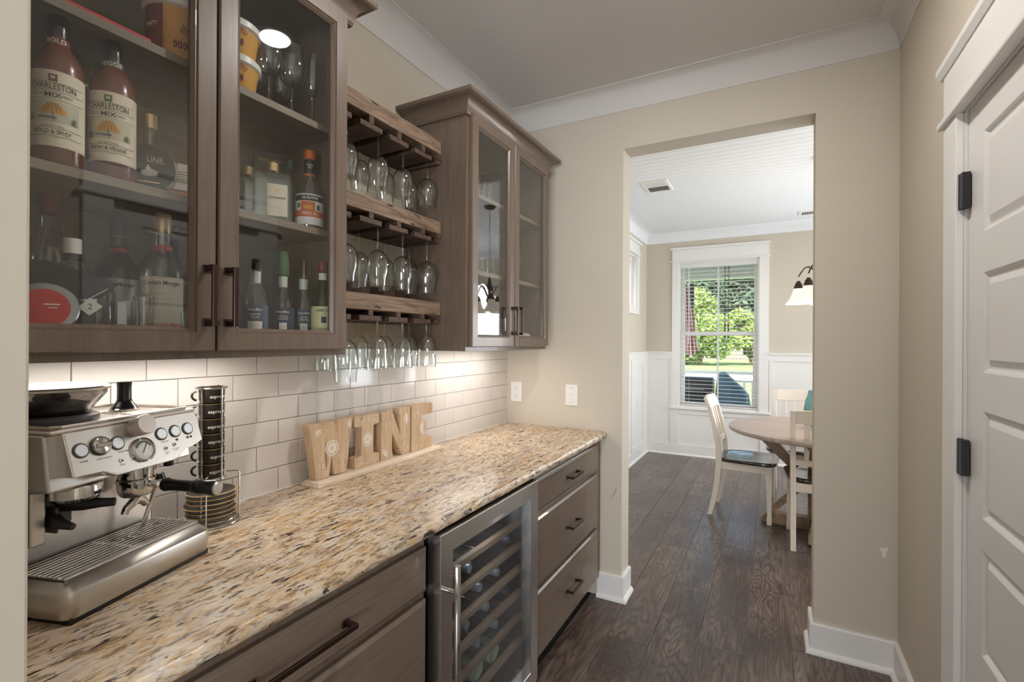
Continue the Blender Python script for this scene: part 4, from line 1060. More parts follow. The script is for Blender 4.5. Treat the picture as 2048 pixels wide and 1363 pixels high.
# round flat bottle with gold lettering
t = thing('round_flask', 'round flat dark bottle with cream lettering behind the cocktail mixes', 'bottle', (-1.213, .556, S2), R(-30), world=False)
MB().lathe([(.0001, -.018), (.042, -.018), (.052, -.012), (.054, 0), (.052, .012), (.042, .018), (.0001, .018)], (0, 0, .055), 32, 'x').build('body', M['bglass'], t, smooth=True)
MB().lathe([(.0001, .0005), (.047, .0005), (.047, .0188), (.0001, .0190)], (0, 0, .055), 32, 'x').build('label', M['mblack'], t, smooth=True)
MB().lathe([(.0001, .10), (.012, .10), (.012, .15), (.0001, .15)], n=16).build('neck', M['bglass'], t, smooth=True)
MB().lathe([(.0001, .142), (.014, .142), (.014, .172), (.0001, .172)], n=16).build('cap', M['gold'], t, smooth=True)
text('print', 'LINE.', .018, M['text'], t, planemap((.0194, .012, .070), (0, 1, 0), (0, 0, 1)), .01, 1, .8); MB().box(.0192, .0196, -.02, .02, .0205, .0225).build('print', M['gold'], t)
MB().prism([(-.012, .036), (-.004, .034), (.014, .036), (.016, .046), (.004, .050), (-.002, .060), (-.006, .048), (-.014, .044)], 0, .0192, .0196).build('print', M['text'], t)
# orange parcel with a white tag
t = thing('wrapped_packet', 'orange wrapped packet with a white barcode tag at the right of the middle shelf', 'packet', (-1.292, .648, S2), R(-20), world=False)
MB().box(-.055, .045, -.05, .055, 0, .034).build('packet', M['orange'], t, .008)
MB().box(.046, .0475, -.040, .040, .036, .098).build('tag', M['paper'], t)
mb = MB()
for k, w in enumerate((.0012, .0007, .0014, .0009, .0012, .0007)): mb.box(.0476, .0479, -.026+k*.0035, -.026+k*.0035+w, .05, .080)
mb.build('barcode', M['textd'], t)
mb = MB()
for k in range(5): mb.box(.0476, .0479, .0, .032-(k % 2)*.006, .078-k*.006, .0795-k*.006)
mb.build('print', M['dgrey'], t)
# top shelf: red box edge and paper tubs
t = thing('red_folder', 'flat red folder leaning on the top shelf of the left cabinet', 'folder', (-1.22, .45, S1+.001), world=False)
MB().box(-.11, .055, -.15, .085, 0, .012).build('cover', M['redp'], t, .001); MB().box(-.108, .0545, -.148, .083, .004, .008).build('pages', M['mblack'], t)
t['label'] = 'flat red folder lying on the top shelf of the left cabinet'
def tub(label, x, y, z, rot, phi, h=.105, inv=False):
    t = thing('paper_tub', label, 'tub', (x, y, z), 0, world=False)
    P = [(.0001, 0), (.050, 0), (.052, .003), (.062, h-.012), (.0001, h-.012)]
    MB().lathe(P, n=32).build('body', M['yellow'], t, smooth=True)
    MB().lathe([(.0605, h-.024), (.0635, h-.022), (.067, h-.020), (.067, h-.006), (.063, h-.002), (.0001, h)], n=32).build('lid', M['white'], t, smooth=True)
    patch((0, 0), .0612, phi-1.0, .42, .012, h-.022, 8).build('print_panel', M['maroon'], t, smooth=True)
    mb = MB()
    for k in range(7):
        a = phi+.02+k*.07; rr = .0600; mb.tube([(rr*math.cos(a-.06), rr*math.sin(a-.06), .058-.002*k), (rr*1.022*math.cos(a+.04), rr*1.022*math.sin(a+.04), .075-.003*k)], .0009, 4)
    for k in range(4):
        a = phi-.2+k*.16; mb.tube([(.0575*math.cos(a+.05*math.sin(i)), .0575*math.sin(a+.05*math.sin(i)), .03+.008*math.cos(i)) for i in [j*.9 for j in range(7)]], .0016, 4)
    mb.build('print', M['maroon'], t)
    ct_(t, 'PARTY', .0615, phi-1.0, h*.5, .013, M['text'], .01, .8); return t
tub('yellow paper tub with white lid and maroon panel on the top shelf', -1.215, .612, S1+.001, 0, R(-20), .135)
tub('yellow paper tub standing lower of two at the door frame on the top shelf', -1.225, .745, S1+.001, 0, R(-25), .088)
t = tub('yellow paper tub stacked on another at the door frame on the top shelf', -1.225, .745, S1+.0895, 0, R(-25), .088)
# stemware on the top shelf, right door
def stand_glass(h, rb, rr, stem):
    return [(r, -z) for r, z in hang(h, rb, rr, stem)]
g0 = None
for k, (x, y, lb) in enumerate(((-1.20, .832, 'clear wine glass standing on the top shelf beside the paper tubs'), (-1.20, .902, 'clear wine glass in the middle of the top shelf, front row'), (-1.20, .970, 'slender clear glass nearest the right side of the top shelf'),
        (-1.30, .86, 'clear stemmed glass in the back row of the top shelf, left of two'), (-1.31, .945, 'clear stemmed glass in the back row of the top shelf, right of two'), (-1.30, .79, 'clear stemmed glass behind the paper tubs on the top shelf'))):
    if k == 2:
        g = thing('wine_glass', lb, 'glass', world=False); MB().lathe(stand_glass(.21, .026, .022, .085), n=26, caps=False).build('bowl', M['wine'], g, smooth=True)
    elif g0 is None:
        g = g0 = thing('wine_glass', lb, 'glass', world=False); MB().lathe(stand_glass(.20, .036, .030, .085), n=26, caps=False).build('bowl', M['wine'], g, smooth=True)
    else: g = dup(g0, label=lb)
    g.location = (x, y, S1+.002); g['group'] = 'stemmed glasses on the top shelf'
# amaretto style square bottle
def sqbottle(label, x, y, rot, front_=True, name='liqueur_bottle'):
    t = thing(name, label, 'bottle', (x, y, S2), rot, world=False)
    def sq(w, d, z): 
        c = .008; return [(d, -w+c, z), (d, w-c, z), (d-c, w, z), (-d+c, w, z), (-d, w-c, z), (-d, -w+c, z), (-d+c, -w, z), (d-c, -w, z)]
    MB().ring([sq(.046, .026, 0), sq(.050, .029, .006), sq(.050, .029, .128), sq(.044, .025, .140), sq(.02, .014, .146), sq(.014, .012, .149)]).build('glass', M['bglass'], t, smooth=True)
    MB().lathe([(.0001, .149), (.0145, .149), (.0150, .152), (.0150, .172), (.0001, .174)], n=18).build('cap', M['gold'], t, smooth=True)
    mb = MB()
    for y_ in (-.043, .043):
        for k in range(9): mb.lathe([(.0001, 0), (.0042, 0), (.003, .004), (.0001, .005)], (.0285, y_, .012+k*.0135), 6, 'x')
    mb.build('glass_studs', M['bglass'], t)
    if front_:
        MB().box(.0293, .0300, -.014, .037, .020, .108).build('label', M['paper'], t)
        text('print', 'DISARONNO', .0088, M['textd'], t, planemap((.0303, .0115, .070), (0, 1, 0), (0, 0, 1)), .01, 1, .82)
        text('print', '- - - - - -\n- - - - - - - -\n- - - -\n- - - - -', .0045, M['dgrey'], t, planemap((.0303, .0115, .046), (0, 1, 0), (0, 0, 1)))
        MB().lathe([(.0001, .0301), (.006, .0301), (.004, .0304), (.0001, .0304)], (0, .0115, .090), 10, 'x').build('crest_print', M['gold'], t)
    return t
sqbottle('square textured glass liqueur bottle with a cream label', -1.235, .868, R(-34))
sqbottle('square glass liqueur bottle without a front label, left of its twin', -1.325, .855, R(-34), False)
t = thing('gift_box', 'dark box with small gold lettering behind the square bottles', 'box', (-1.405, .975, S2), R(-30), world=False)
MB().box(-.03, .03, -.045, .045, 0, .262).build('carton', M['dgrey'], t, .002); text('print', 'DISARONNO', .0125, M['gold'], t, planemap((.0304, .0, .236), (0, 1, 0), (0, 0, 1)), .02, 1, .95)
t = bottle('bottle', 'slim clear bottle with a grey cap behind the square bottle', -1.32, .985, S2, [(.0001, 0), (.03, 0), (.032, .004), (.032, .13), (.014, .17), (.0125, .21), (.0001, .21)], M['bglass'], [(.0001, .205), (.017, .205), (.017, .229), (.0001, .229)], M['foild'])
t = bottle('liqueur_bottle', 'orange-labelled liqueur bottle with an orange cap on the middle shelf', -1.205, .966, S2, [(.0001, 0), (.037, 0), (.0385, .004), (.0385, .105), (.034, .128), (.018, .155), (.0150, .17), (.0145, .215), (.0001, .215)], M['bglass'],
           [(.0001, .208), (.0155, .208), (.0155, .233), (.013, .236), (.0001, .236)], M['orange'])
ph_ = R(-36); r = .0392
cyl_label(t, (0, 0), r, ph_, 1.45, .012, .100, M['wcloth']); patch((0, 0), .0398, ph_, 1.2, .080, .096).build('print_panel', M['mblack'], t, smooth=True); patch((0, 0), .0398, ph_, 1.3, .034, .052).build('print_panel', M['orange'], t, smooth=True)
patch((0, 0), .0397, ph_-.15, .5, .052, .078).build('fruit_print', M['orange'], t, smooth=True); patch((0, 0), .0399, ph_-.15, .3, .056, .066).build('fruit_print', M['yellow'], t, smooth=True); patch((0, 0), .0397, ph_-.85, .12, .06, .074).build('leaf_print', M['green'], t, smooth=True); patch((0, 0), .0397, ph_+.6, .12, .055, .07).build('leaf_print', M['green'], t, smooth=True)
patch((0, 0), .0155, ph_, 1.7, .165, .207).build('neck_label', M['mblack'], t, smooth=True); patch((0, 0), .0170, ph_, 1.7, .157, .164).build('neck_band', M['orange'], t, smooth=True)
ct_(t, 'DE KUYPER', .0398, ph_, .088, .0105, M['text'], .015, .85); ct_(t, 'TRIPLE SEC', .0398, ph_, .043, .0115, M['text'], .01, .85); ct_(t, 'TRIPLE\nSEC', .0155, ph_, .186, .0075, M['text'])
# bottom shelf
RUMP = [(.0001, 0), (.040, 0), (.043, .005), (.043, .150), (.040, .168), (.028, .190), (.018, .208), (.0165, .225), (.016, .262), (.0001, .262)]
t = bottle('spirit_bottle', 'tall clear bottle with a red cap at the back of the bottom shelf', -1.33, .425, S3, [(.0001, 0), (.036, 0), (.038, .004), (.038, .17), (.03, .2), (.0155, .235), (.0150, .275), (.0001, .275)], M['bglass'], [(.0001, .262), (.0165, .262), (.0165, .302), (.0001, .304)], M['maroon'])
t['label'] = 'clear spirit bottle with a tall red cap at the left of the bottom shelf'
t = bottle('spirit_bottle', 'clear bottle with a ribbed white cap and black label on the bottom shelf', -1.235, .430, S3, [(.0001, 0), (.037, 0), (.039, .005), (.039, .105), (.032, .130), (.020, .150), (.0145, .160), (.0140, .172), (.0001, .172)], M['bglass'], [(.0001, .172), (.0148, .172), (.0152, .175), (.0148, .18), (.0152, .185), (.0148, .19), (.0152, .196), (.0145, .202), (.0001, .203)], M['white'])
patch((0, 0), .0150, R(-20), 3.0, .160, .171, 20).build('neck_band', M['mblack'], t, smooth=True)
cyl_label(t, (0, 0), .0396, R(-20), 1.3, .018, .095, M['wcloth']); ct_(t, 'BACARD\u00cd', .0396, R(-20), .068, .017, M['textd'], .02, .8); ct_(t, 'FLORIDA', .0396, R(-20), .050, .008, M['textd'])
t = bottle('spirit_bottle', 'clear shouldered bottle standing behind the white-capped bottle', -1.30, .50, S3, [(.0001, 0), (.026, 0), (.028, .004), (.028, .10), (.02, .125), (.012, .13), (.0001, .13)], M['bglass'])
t = thing('round_tin', 'round silver tin with a red lid label leaning in the bottom left corner', 'tin', (-1.165, .372, S3), R(-8), world=False)
o_ = MB().lathe([(.0001, -.016), (.046, -.016), (.048, -.013), (.048, .004), (.050, .005), (.050, .015), (.048, .017), (.0001, .017)], (0, 0, .052), 36, 'x').build('body', M['tin'], t, smooth=True)
MB().lathe([(.0001, .0172), (.037, .0172), (.037, .0178), (.0001, .0179)], (0, 0, .052), 32, 'x').build('label', M['redp'], t, smooth=True)
mb = MB(); mb.box(.0179, .0183, .000, .022, .058, .0605); mb.box(.0179, .0183, .006, .019, .052, .0535); mb.build('print', M['text'], t)
t.rotation_euler = (0, R(-14), R(-22)); t.location = (-1.178, .370, S3+.004)
t = thing('black_sachet', 'flat black sachet with a small white tag above the tin', 'packet', (-1.190, .410, S3), R(-24), world=False)
MB().prism([(-.06, .075), (-.055, .150), (-.02, .148), (.075, .112), (.045, .082)], 0, -.001, .003).build('sachet', M['mblack'], t, .0008)
mb = MB(); mb.prism([(.012, .064), (.032, .082), (.050, .066), (.030, .048)], 0, .004, .0052); mb.tube([(.004, .022, .075), (.005, .045, .092), (.005, .058, .102)], .0010, 5); mb.build('tag', M['white'], t)
text('print', '2', .016, M['textd'], t, planemap((.0056, .031, .065), (0, 1, 0), (0, 0, 1)))
MB().box(-.012, .0, -.05, .04, 0, .076).build('packet_base', M['mblack'], t, .002)
t = thing('steel_tumbler', 'brushed steel tumbler on the bottom shelf beside the spirit bottles', 'tumbler', (-1.215, .510, S3), world=False)
MB().lathe([(.0001, 0), (.019, 0), (.0205, .002), (.0225, .082), (.0215, .082), (.019, .004), (.0001, .004)], n=28).build('body', M['tin'], t, smooth=True)
t = thing('square_shot_measure', 'small square steel measure standing before the steel tumbler', 'measure', (-1.165, .485, S3), R(-20), world=False)
MB().box(-.008, .008, -.008, .008, 0, .078).build('body', M['tin'], t, .0012); MB().box(.0082, .0086, -.006, .006, .008, .032).build('label', M['mblack'], t)
def rumb(label, x, y, phi, full):
    t = bottle('rum_bottle', label, x, y, S3, RUMP, M['bglass'] if full else M['rum'], [(.0001, .245), (.0172, .245), (.0172, .285), (.016, .288), (.0001, .288)], M['gold'] if full else M['dgrey'])
    patch((0, 0), .0182, phi, 3.1, .205, .216, 20).build('neck_band', M['redp'], t, smooth=True)
    cyl_label(t, (0, 0), .0436, phi, 1.15, .030, .142, M['paper'] if full else M['foil'])
    ct_(t, 'Captain Morgan', .0436, phi, .128, .0145, M['textd'], .012, .78)
    patch((0, 0), .0441, phi, 1.15, .030, .038).build('label_band', M['orange'], t, smooth=True)
    patch((0, 0), .0440, phi-.85, .26, .040, .062).build('label_corner', M['yellow'], t, smooth=True)
    for k in range(4): patch((0, 0), .0440, phi-.2, .7-.08*k, .070+k*.011, .0712+k*.011).build('cloud_line', M['foil'], t, smooth=True)
    ct_(t, 'SPICED RUM', .0441, phi, .0345, .006, M['text']); return t
rumb('clear rum bottle with a gold neck and white paper label, front', -1.235, .592, R(-26), True)
rumb('amber rum bottle with a dark cap and red neck band, behind the clear one', -1.365, .560, R(-26), False)
t = bottle('bottle', 'slim dark-necked bottle behind the rum, beside the door stile', -1.37, .680, S3, [(.0001, 0), (.030, 0), (.032, .004), (.032, .17), (.02, .20), (.014, .215), (.0135, .27), (.0001, .27)], M['gdark'], [(.0001, .255), (.0155, .255), (.0155, .292), (.0001, .292)], M['mblack'])
def small_glass(label, x, y, z, r, h, name='shot_glass'):
    t = thing(name, label, 'glass', (x, y, z), world=False)
    MB().lathe([(.0001, 0), (r*.8, 0), (r*.85, .002), (r, h), (r-.0012, h), (r*.8, .006), (.0001, .006)], n=24, caps=False).build('body', M['wine'], t, smooth=True); return t
small_glass('clear shot glass before the clear rum bottle', -1.165, .612, S3, .015, .062)
small_glass('clear tall glass left of the clear rum bottle', -1.20, .540, S3, .019, .095, 'glass')
t = thing('glass_ornament', 'crumpled clear glass stopper beside the clear rum bottle', 'stopper', (-1.195, .543, S3+.095), world=False)
MB().lathe([(.0001, 0), (.010, .004), (.013, .02), (.0155, .035), (.012, .05), (.008, .06), (.0001, .062)], n=9).build('stopper', M['wine'], t)
# syrups and whiskey, right door
def syrup(label, x, y, words_, pump, cup_w, body='blue'):
    P = [(.0001, 0), (.0285, 0), (.030, .004), (.030, .095), (.026, .118), (.0165, .140), (.0145, .155), (.0145, .185), (.0001, .185)]
    t = bottle('syrup_bottle', label, x, y, S3, P, M['bglass'], group='flavoured syrup bottles on the bottom shelf')
    phi = R(-36); cyl_label(t, (0, 0), .0306, phi, 1.35, .010, .092, M[body])
    MB().lathe([(.0001, .150), (.0115, .150), (.0125, .18), (.0001, .182)], n=16).build('collar', M['white'], t, smooth=True)
    if pump == 'cap': MB().lathe([(.0001, .185), (.0155, .185), (.016, .190), (.016, .215), (.0135, .250), (.0001, .252)], n=20).build('cap', M['green'], t, smooth=True)
    elif pump == 'spout': MB().tube([(0, 0, .185), (0, 0, .20), (.004, -.002, .235)], [.006, .0045, .0022], 8).build('pourer', M['tin'], t, smooth=True)
    else: MB().lathe([(.0001, .185), (.009, .185), (.008, .205), (.0001, .206)], n=14).build('cap', M['mblack'], t, smooth=True)
    ct_(t, 'Skinny Mixes', .0306, phi, .080, .0082, M['text'], .01, .8); ct_(t, words_, .0306, phi, .064, .0072, M['paper'], .0, .9)
    patch((0, 0), .0311, phi, cup_w, .020, .050).build('cup_print', M['wcloth'], t, smooth=True); patch((0, 0), .0313, phi, cup_w*.6, .034, .046).build('cup_print', M['paper'], t, smooth=True)
    return t
syrup('syrup bottle with blue label and black cap, leftmost behind the right door', -1.19, .790, 'CARAMEL\nPECAN', 'black', .55)
syrup('syrup bottle with dark label and tall green cap, behind the right door', -1.215, .888, 'VANILLA\nCARAMEL', 'cap', .32, 'blue')
syrup('syrup bottle with dark label and a steel pourer, behind the right door', -1.215, .955, 'SALTED\nCARAMEL', 'spout', .32, 'blue')
t = bottle('whiskey_bottle', 'green whiskey bottle with a cream label at the right of the bottom shelf', -1.245, .975+.012, S3, [(.0001, 0), (.030, 0), (.031, .004), (.031, .115), (.026, .14), (.015, .165), (.0130, .18), (.0125, .225), (.0001, .225)], M['ggreen'], [(.0001, .205), (.0142, .205), (.0142, .232), (.0001, .234)], M['maroon'])
t.location = (-1.205, .9825+.011, S3); t.location.x = -1.170; t.location.y = .985
phi = R(-38); cyl_label(t, (0, 0), .0316, phi, 1.3, .012, .100, plain('pale_yellow_label', (214, 208, 160), .6)); ct_(t, 'JAMESON', .0316, phi, .088, .0105, M['textd'], .008, .85); ct_(t, 'IRISH WHISKEY', .0316, phi, .036, .0052, M['textd'])
patch((0, 0), .0320, phi+.1, .22, .052, .070).build('crest_print', M['textd'], t, smooth=True); patch((0, 0), .0138, phi, .9, .178, .198).build('neck_label', M['paper'], t, smooth=True)

# glassware in the right cabinet
for k, (x, y, r, h, z, lb) in enumerate([(-1.24, 1.935, .022, .115, 2.0655, 'clear tumbler, left of four on the upper shelf of the right cabinet'), (-1.24, 1.99, .022, .115, 2.0655, 'clear tumbler, second of four on the upper shelf of the right cabinet'), (-1.24, 2.045, .022, .12, 2.0655, 'clear tumbler, third of four on the upper shelf of the right cabinet'), (-1.30, 1.96, .022, .115, 2.0655, 'clear tumbler standing behind the other three on the upper shelf'),
        (-1.25, 1.97, .034, .085, 1.7255, 'clear stemless glass, left one on the middle shelf of the right cabinet'), (-1.25, 2.05, .036, .09, 1.7255, 'clear stemless glass, second one on the middle shelf of the right cabinet'), (-1.22, 2.245, .034, .10, 1.7255, 'clear stemless glass behind the right-hand door, left of a pair'), (-1.25, 2.33, .034, .10, 1.7255, 'clear stemless glass behind the right-hand door, right of a pair'),
        (-1.24, 1.90, .045, .13, 1.4105, 'wide clear glass on the bottom shelf, left in the right cabinet'), (-1.26, 2.02, .05, .12, 1.4105, 'large round clear glass beside the handle in the right cabinet'), (-1.24, 2.22, .04, .12, 1.4105, 'clear glass behind the right-hand door, left of the lace cloth')]):
    small_glass(lb, x, y, z, r, h, 'tumbler')
t = thing('lace_cloth', 'folded white lace cloth on the bottom shelf of the right cabinet', 'cloth', (-1.235, 2.345, 1.4105), world=False)
mb = MB(); rs = []
for k, (r, z) in enumerate([(.052, 0), (.066, .01), (.068, .028), (.058, .042), (.03, .05), (.001, .052)]):
    rs.append([(r*(1+.10*math.sin(7*a+k))*math.cos(a), r*(1+.10*math.sin(7*a+k))*math.sin(a)*1.15, z) for a in [2*PI*i/28 for i in range(28)]])
mb.ring(rs); mb.build('cloth', M['lace'], t, smooth=True)

# ------------------------------------------------------------------ dining table and chairs
TX, TY = .31, 4.30
tb_ = thing('dining_table', 'round taupe dining table on a pine pedestal in the far room', 'table', (TX, TY, 0), R(-8), world=False)
MB().lathe([(.0001, .728), (.618, .728), (.628, .732), (.630, .740), (.630, .755), (.627, .760), (.0001, .760)], n=72).build('tabletop', M['table'], tb_, smooth=True)
box('pedestal_post', -.075, .075, -.075, .075, .09, .728, M['tleg'], tb_, bevel=.004)
for a in range(4):
    A = PI/2*a
    c, s_ = math.cos(A), math.sin(A)
    o = MB().prism([(.05, 0), (.37, 0), (.40, .02), (.35, .085), (.05, .09)], 1, -.045, .045).build('foot_beam', M['tleg'], tb_, .004, rot=(0, 0, A))
    o = MB().prism([(.30, .085), (.37, .075), (.07, .42), (.07, .34)], 1, -.025, .025).build('lower_brace', M['tleg'], tb_, .003, rot=(0, 0, A))
    o = MB().prism([(.07, .40), (.07, .32), (.42, .66), (.42, .728), (.36, .728)], 1, -.025, .025).build('upper_brace', M['tleg'], tb_, .003, rot=(0, 0, A))
    o = MB().box(.05, .50, -.04, .04, .690, .728).build('top_beam', M['tleg'], tb_, .003, rot=(0, 0, A))
vs = thing('vase', 'teal ribbed ceramic vase standing in the centre of the round table', 'vase', (TX+.01, TY, .7605), world=False)
mb = MB(); prv = [(.0001, 0), (.055, 0), (.06, .004), (.085, .05), (.112, .11), (.118, .15), (.108, .21), (.092, .26), (.088, .292), (.080, .292), (.084, .25), (.10, .15), (.05, .01), (.0001, .01)]
rs = []
for k, (r, z) in enumerate(prv):
    rs.append([(r*(1+.03*math.cos(24*2*PI*i/96))*math.cos(2*PI*i/96), r*(1+.03*math.cos(24*2*PI*i/96))*math.sin(2*PI*i/96), z) for i in range(96)])
mb.ring(rs); mb.build('body', M['teal'], vs, smooth=True)
def loftbar(mb, pts, w, d):   # bar along pts (x,y,z) of section w (x) by d (y)
    rs = []
    for k, p in enumerate(pts):
        ww = w[k] if isinstance(w, (list, tuple)) else w; dd = d[k] if isinstance(d, (list, tuple)) else d
        rs.append([(p[0]-ww/2, p[1]-dd/2, p[2]), (p[0]+ww/2, p[1]-dd/2, p[2]), (p[0]+ww/2, p[1]+dd/2, p[2]), (p[0]-ww/2, p[1]+dd/2, p[2])])
    return mb.ring(rs)
def chair(label, loc, rot):
    t = thing('dining_chair', label, 'chair', loc, rot, 'white dining chairs around the round table', world=False)
    # seat: shield-shaped, slightly dished
    n = 40; rim = []
    for i in range(n):
        a = 2*PI*i/n; c, s_ = math.cos(a), math.sin(a); e = .42
        x = (abs(c)**e)*(1 if c >= 0 else -1)*.225; y = (abs(s_)**e)*(1 if s_ >= 0 else -1)*.215
        x *= 1.0+.10*(y/.215)*.6
        rim.append((x, y+.01))
    def at_(k, z): return [(x*k, (y-.01)*k+.01, z+(0 if k > .93 else 0)) for x, y in rim]
    mb = MB(); mb.ring([at_(.93, .446), at_(.985, .450), at_(1, .460), at_(.985, .472), at_(.93, .476), at_(.70, .469), at_(.35, .465), at_(.02, .466)])
    mb.build('seat', M['seat'], t, smooth=True)
    for s_ in (-1, 1):
        mb = MB(); loftbar(mb, [(s_*.185, .170, 0), (s_*.183, .170, .05), (s_*.184, .170, .052), (s_*.178, .165, .448)], [.034, .036, .030, .042], [.034, .036, .030, .042])
        mb.build('front_leg', M['chairw'], t, .003)
        pts = [(s_*.185, -.265, 0), (s_*.184, -.235, .12), (s_*.183, -.208, .28), (s_*.183, -.195, .45), (s_*.184, -.200, .56), (s_*.187, -.228, .72), (s_*.190, -.268, .87), (s_*.191, -.300, .955)]
        mb = MB(); loftbar(mb, pts, .034, [.034, .038, .042, .046, .042, .036, .032, .028]); mb.build('back_post', M['chairw'], t, .003, smooth=True)
    def railbar(name, z0, z1, y0, y1, thick=.020, arch=0):
        mb = MB(); rs = []
        for k in range(9):
            x = -.172+.344*k/8; bow = .018*(1-(x/.172)**2); zz = arch*(1-(x/.172)**2)
            rs.append([(x, y0-bow-thick/2, z0), (x, y0-bow+thick/2, z0), (x, y1-bow+thick/2, z1+zz), (x, y1-bow-thick/2, z1+zz)])
        mb.ring(rs); return mb.build(name, M['chairw'], t, .003, smooth=True)
    railbar('top_rail', .862, .955, -.262, -.296, .022, .008)
    railbar('lower_rail', .570, .612, -.202, -.210, .020)
    for x in (-.105, -.035, .035, .105):
        b = .018*(1-(x/.172)**2); mb = MB()
        loftbar(mb, [(x, -.206-b, .606), (x, -.228-b*.8, .72), (x, -.262-b, .868)], [.026, .034, .040], .012); mb.build('back_slat', M['chairw'], t, .002, smooth=True)
    mb = MB(); mb.box(-.165, .165, .153, .173, .385, .446); mb.box(-.165, .165, -.205, -.185, .385, .446)
    for s_ in (-1, 1): mb.box(s_*.172, s_*.190, -.18, .16, .385, .446)
    mb.build('apron', M['chairw'], t, .002)
    return t
chA = chair('white wooden dining chair with dark seat at the left of the round table', (-.187, 4.450, 0), R(-90-3))
def cp(label, loc, rot):
    c = dup(chA, loc, rot, label); return c
cp('white wooden dining chair nearest the opening, its back to the camera', (.295, 4.075, 0), R(2))
cp('white wooden dining chair on the far side of the table, facing the camera', (.175, 5.055, 0), R(176))
cp('white wooden dining chair at the right of the table, hidden behind the wall', (.80, 4.25, 0), R(92))

# chandelier
CX, CY = .327, 4.238
chd = thing('chandelier', 'bronze chandelier with frosted glass bell shades above the table', 'chandelier', (CX, CY, ZC), world=False)
MB().lathe([(.0001, 0), (.062, 0), (.064, -.006), (.05, -.026), (.012, -.04), (.0001, -.04)], n=28).build('canopy', M['bronze'], chd, smooth=True)
mb = MB(); zz = -.04
k = 0
while zz > -.72:
    pts = [(.006*math.cos(a) if k % 2 else 0, 0 if k % 2 else .006*math.cos(a), zz-.014+.015*math.sin(a)) for a in [2*PI*i/10 for i in range(10)]]
    mb.tube(pts, .0016, 5, True); zz -= .024; k += 1
mb.build('chain', M['bronze'], chd)
MB().lathe([(.0001, -.72), (.008, -.722), (.012, -.75), (.022, -.78), (.030, -.82), (.016, -.86), (.012, -.90), (.030, -.945), (.036, -.965), (.018, -1.0), (.006, -1.02), (.0001, -1.025)], n=24).build('stem', M['bronze'], chd, smooth=True)
for i in range(5):
    a = R(159.4+72*i); c, s_ = math.cos(a), math.sin(a)
    pts = []
    for k in range(10):
        t_ = k/9; r = .02+.156*t_; z = -.93+.13*math.sin(PI*min(1, t_*1.02)*.80)-.02*t_**3
        if k == 9: z = pts[-1][2]-.028
        pts.append((r*c, r*s_, z))
    MB().tube(pts, .0055, 8).build('arm', M['bronze'], chd, smooth=True)
    ex, ey = .176*c, .176*s_; z0 = 1.872-ZC
    MB().lathe([(.0001, z0+.014), (.012, z0+.012), (.016, z0), (.022, z0-.004), (.024, z0-.012), (.030, z0-.028), (.034, z0-.046), (.0001, z0-.046)], (ex, ey, 0), 18).build('socket', M['bronze'], chd, smooth=True)
    sh_ = MB().lathe([(.030, z0-.040), (.034, z0-.050), (.040, z0-.075), (.050, z0-.105), (.066, z0-.135), (.084, z0-.158), (.090, z0-.163), (.086, z0-.160), (.064, z0-.132), (.047, z0-.105), (.037, z0-.075), (.031, z0-.05)], (ex, ey, 0), 28, caps=False).build('shade', M['shade'], chd, smooth=True)
    sh_['label'] = 'frosted glass bell shade'
lamp('chandelier_lamp', 'POINT', (CX, CY, 1.62), (0, 0, -1), 14, (1, .86, .7)).data.shadow_soft_size = .08

# ceiling vents
def vent(label, x0, x1, y0, y1, n, along):
    t = thing('ceiling_vent', label, 'vent', ((x0+x1)/2, (y0+y1)/2, ZC))
    MB().rectloft(x0, x1, y0, y1, [(0, ZC), (.004, ZC-.007), (.026, ZC-.008), (.028, ZC)], ax=2).build('frame', M['white'], t)
    box('duct', x0+.028, x1-.028, y0+.028, y1-.028, ZC-.0008, ZC+.0002, M['dgrey'], t)
    for k in range(n):
        if along == 'x':
            y = y0+.034+(y1-y0-.068)*k/(n-1); s_ = 1 if k < n/2 else -1
            MB().prism([(y-.008*s_, ZC-.001), (y-.008*s_+.0012, ZC-.001), (y+.006*s_+.0012, ZC-.009), (y+.006*s_, ZC-.009)], 0, x0+.026, x1-.026).build('louver', M['white'], t)
        else:
            x = x0+.034+(x1-x0-.068)*k/(n-1)
            MB().prism([(x-.006, ZC-.001), (x-.005, ZC-.001), (x+.001, ZC-.009), (x, ZC-.009)], 1, y0+.026, y1-.026).build('louver', M['white'], t)
vent('white two-way ceiling vent nearer the pantry opening', -1.03, -.80, 4.20, 4.53, 18, 'x')
vent('white slotted ceiling vent near the far wall', .22, .62, 5.90, 6.08, 16, 'y')

# ------------------------------------------------------------------ outside the far window
pf_ = struct(box('porch_floor', -5, 4, YF+.145, 8.85, -.35, -.06, M['porch']))
struct(box('porch_ceiling', -5, 4, YF+.145, 9.0, 2.70, 2.80, M['porch']))
struct(box('porch_beam', -5, 4, 8.62, 8.80, 2.46, 2.70, M['trim']))
pr_ = thing('porch_railing', 'white porch railing with square balusters outside the window', 'railing', (-.5, 8.7, -.06))
box('top_rail', -4.5, 3.5, 8.66, 8.74, .895, .935, M['trim'], pr_, bevel=.004); box('middle_rail', -4.5, 3.5, 8.68, 8.72, .765, .795, M['trim'], pr_); box('bottom_rail', -4.5, 3.5, 8.68, 8.72, .03, .07, M['trim'], pr_)
b0 = None
for k in range(58):
    x = -4.3+k*.125
    if b0 is None: b0 = box('baluster', -.017, .017, 8.683-8.7, 8.717-8.7, .13, .83, M['trim'], pr_, local=True); o = b0
    else: o = b0.copy(); COL.objects.link(o)
    o.location = (x+.5, 0, 0)
for x in (-4.4, -1.60, 1.9):
    box('porch_post', x-.07, x+.07, 8.63, 8.77, -.06, 2.46, M['trim'], pr_, bevel=.006)
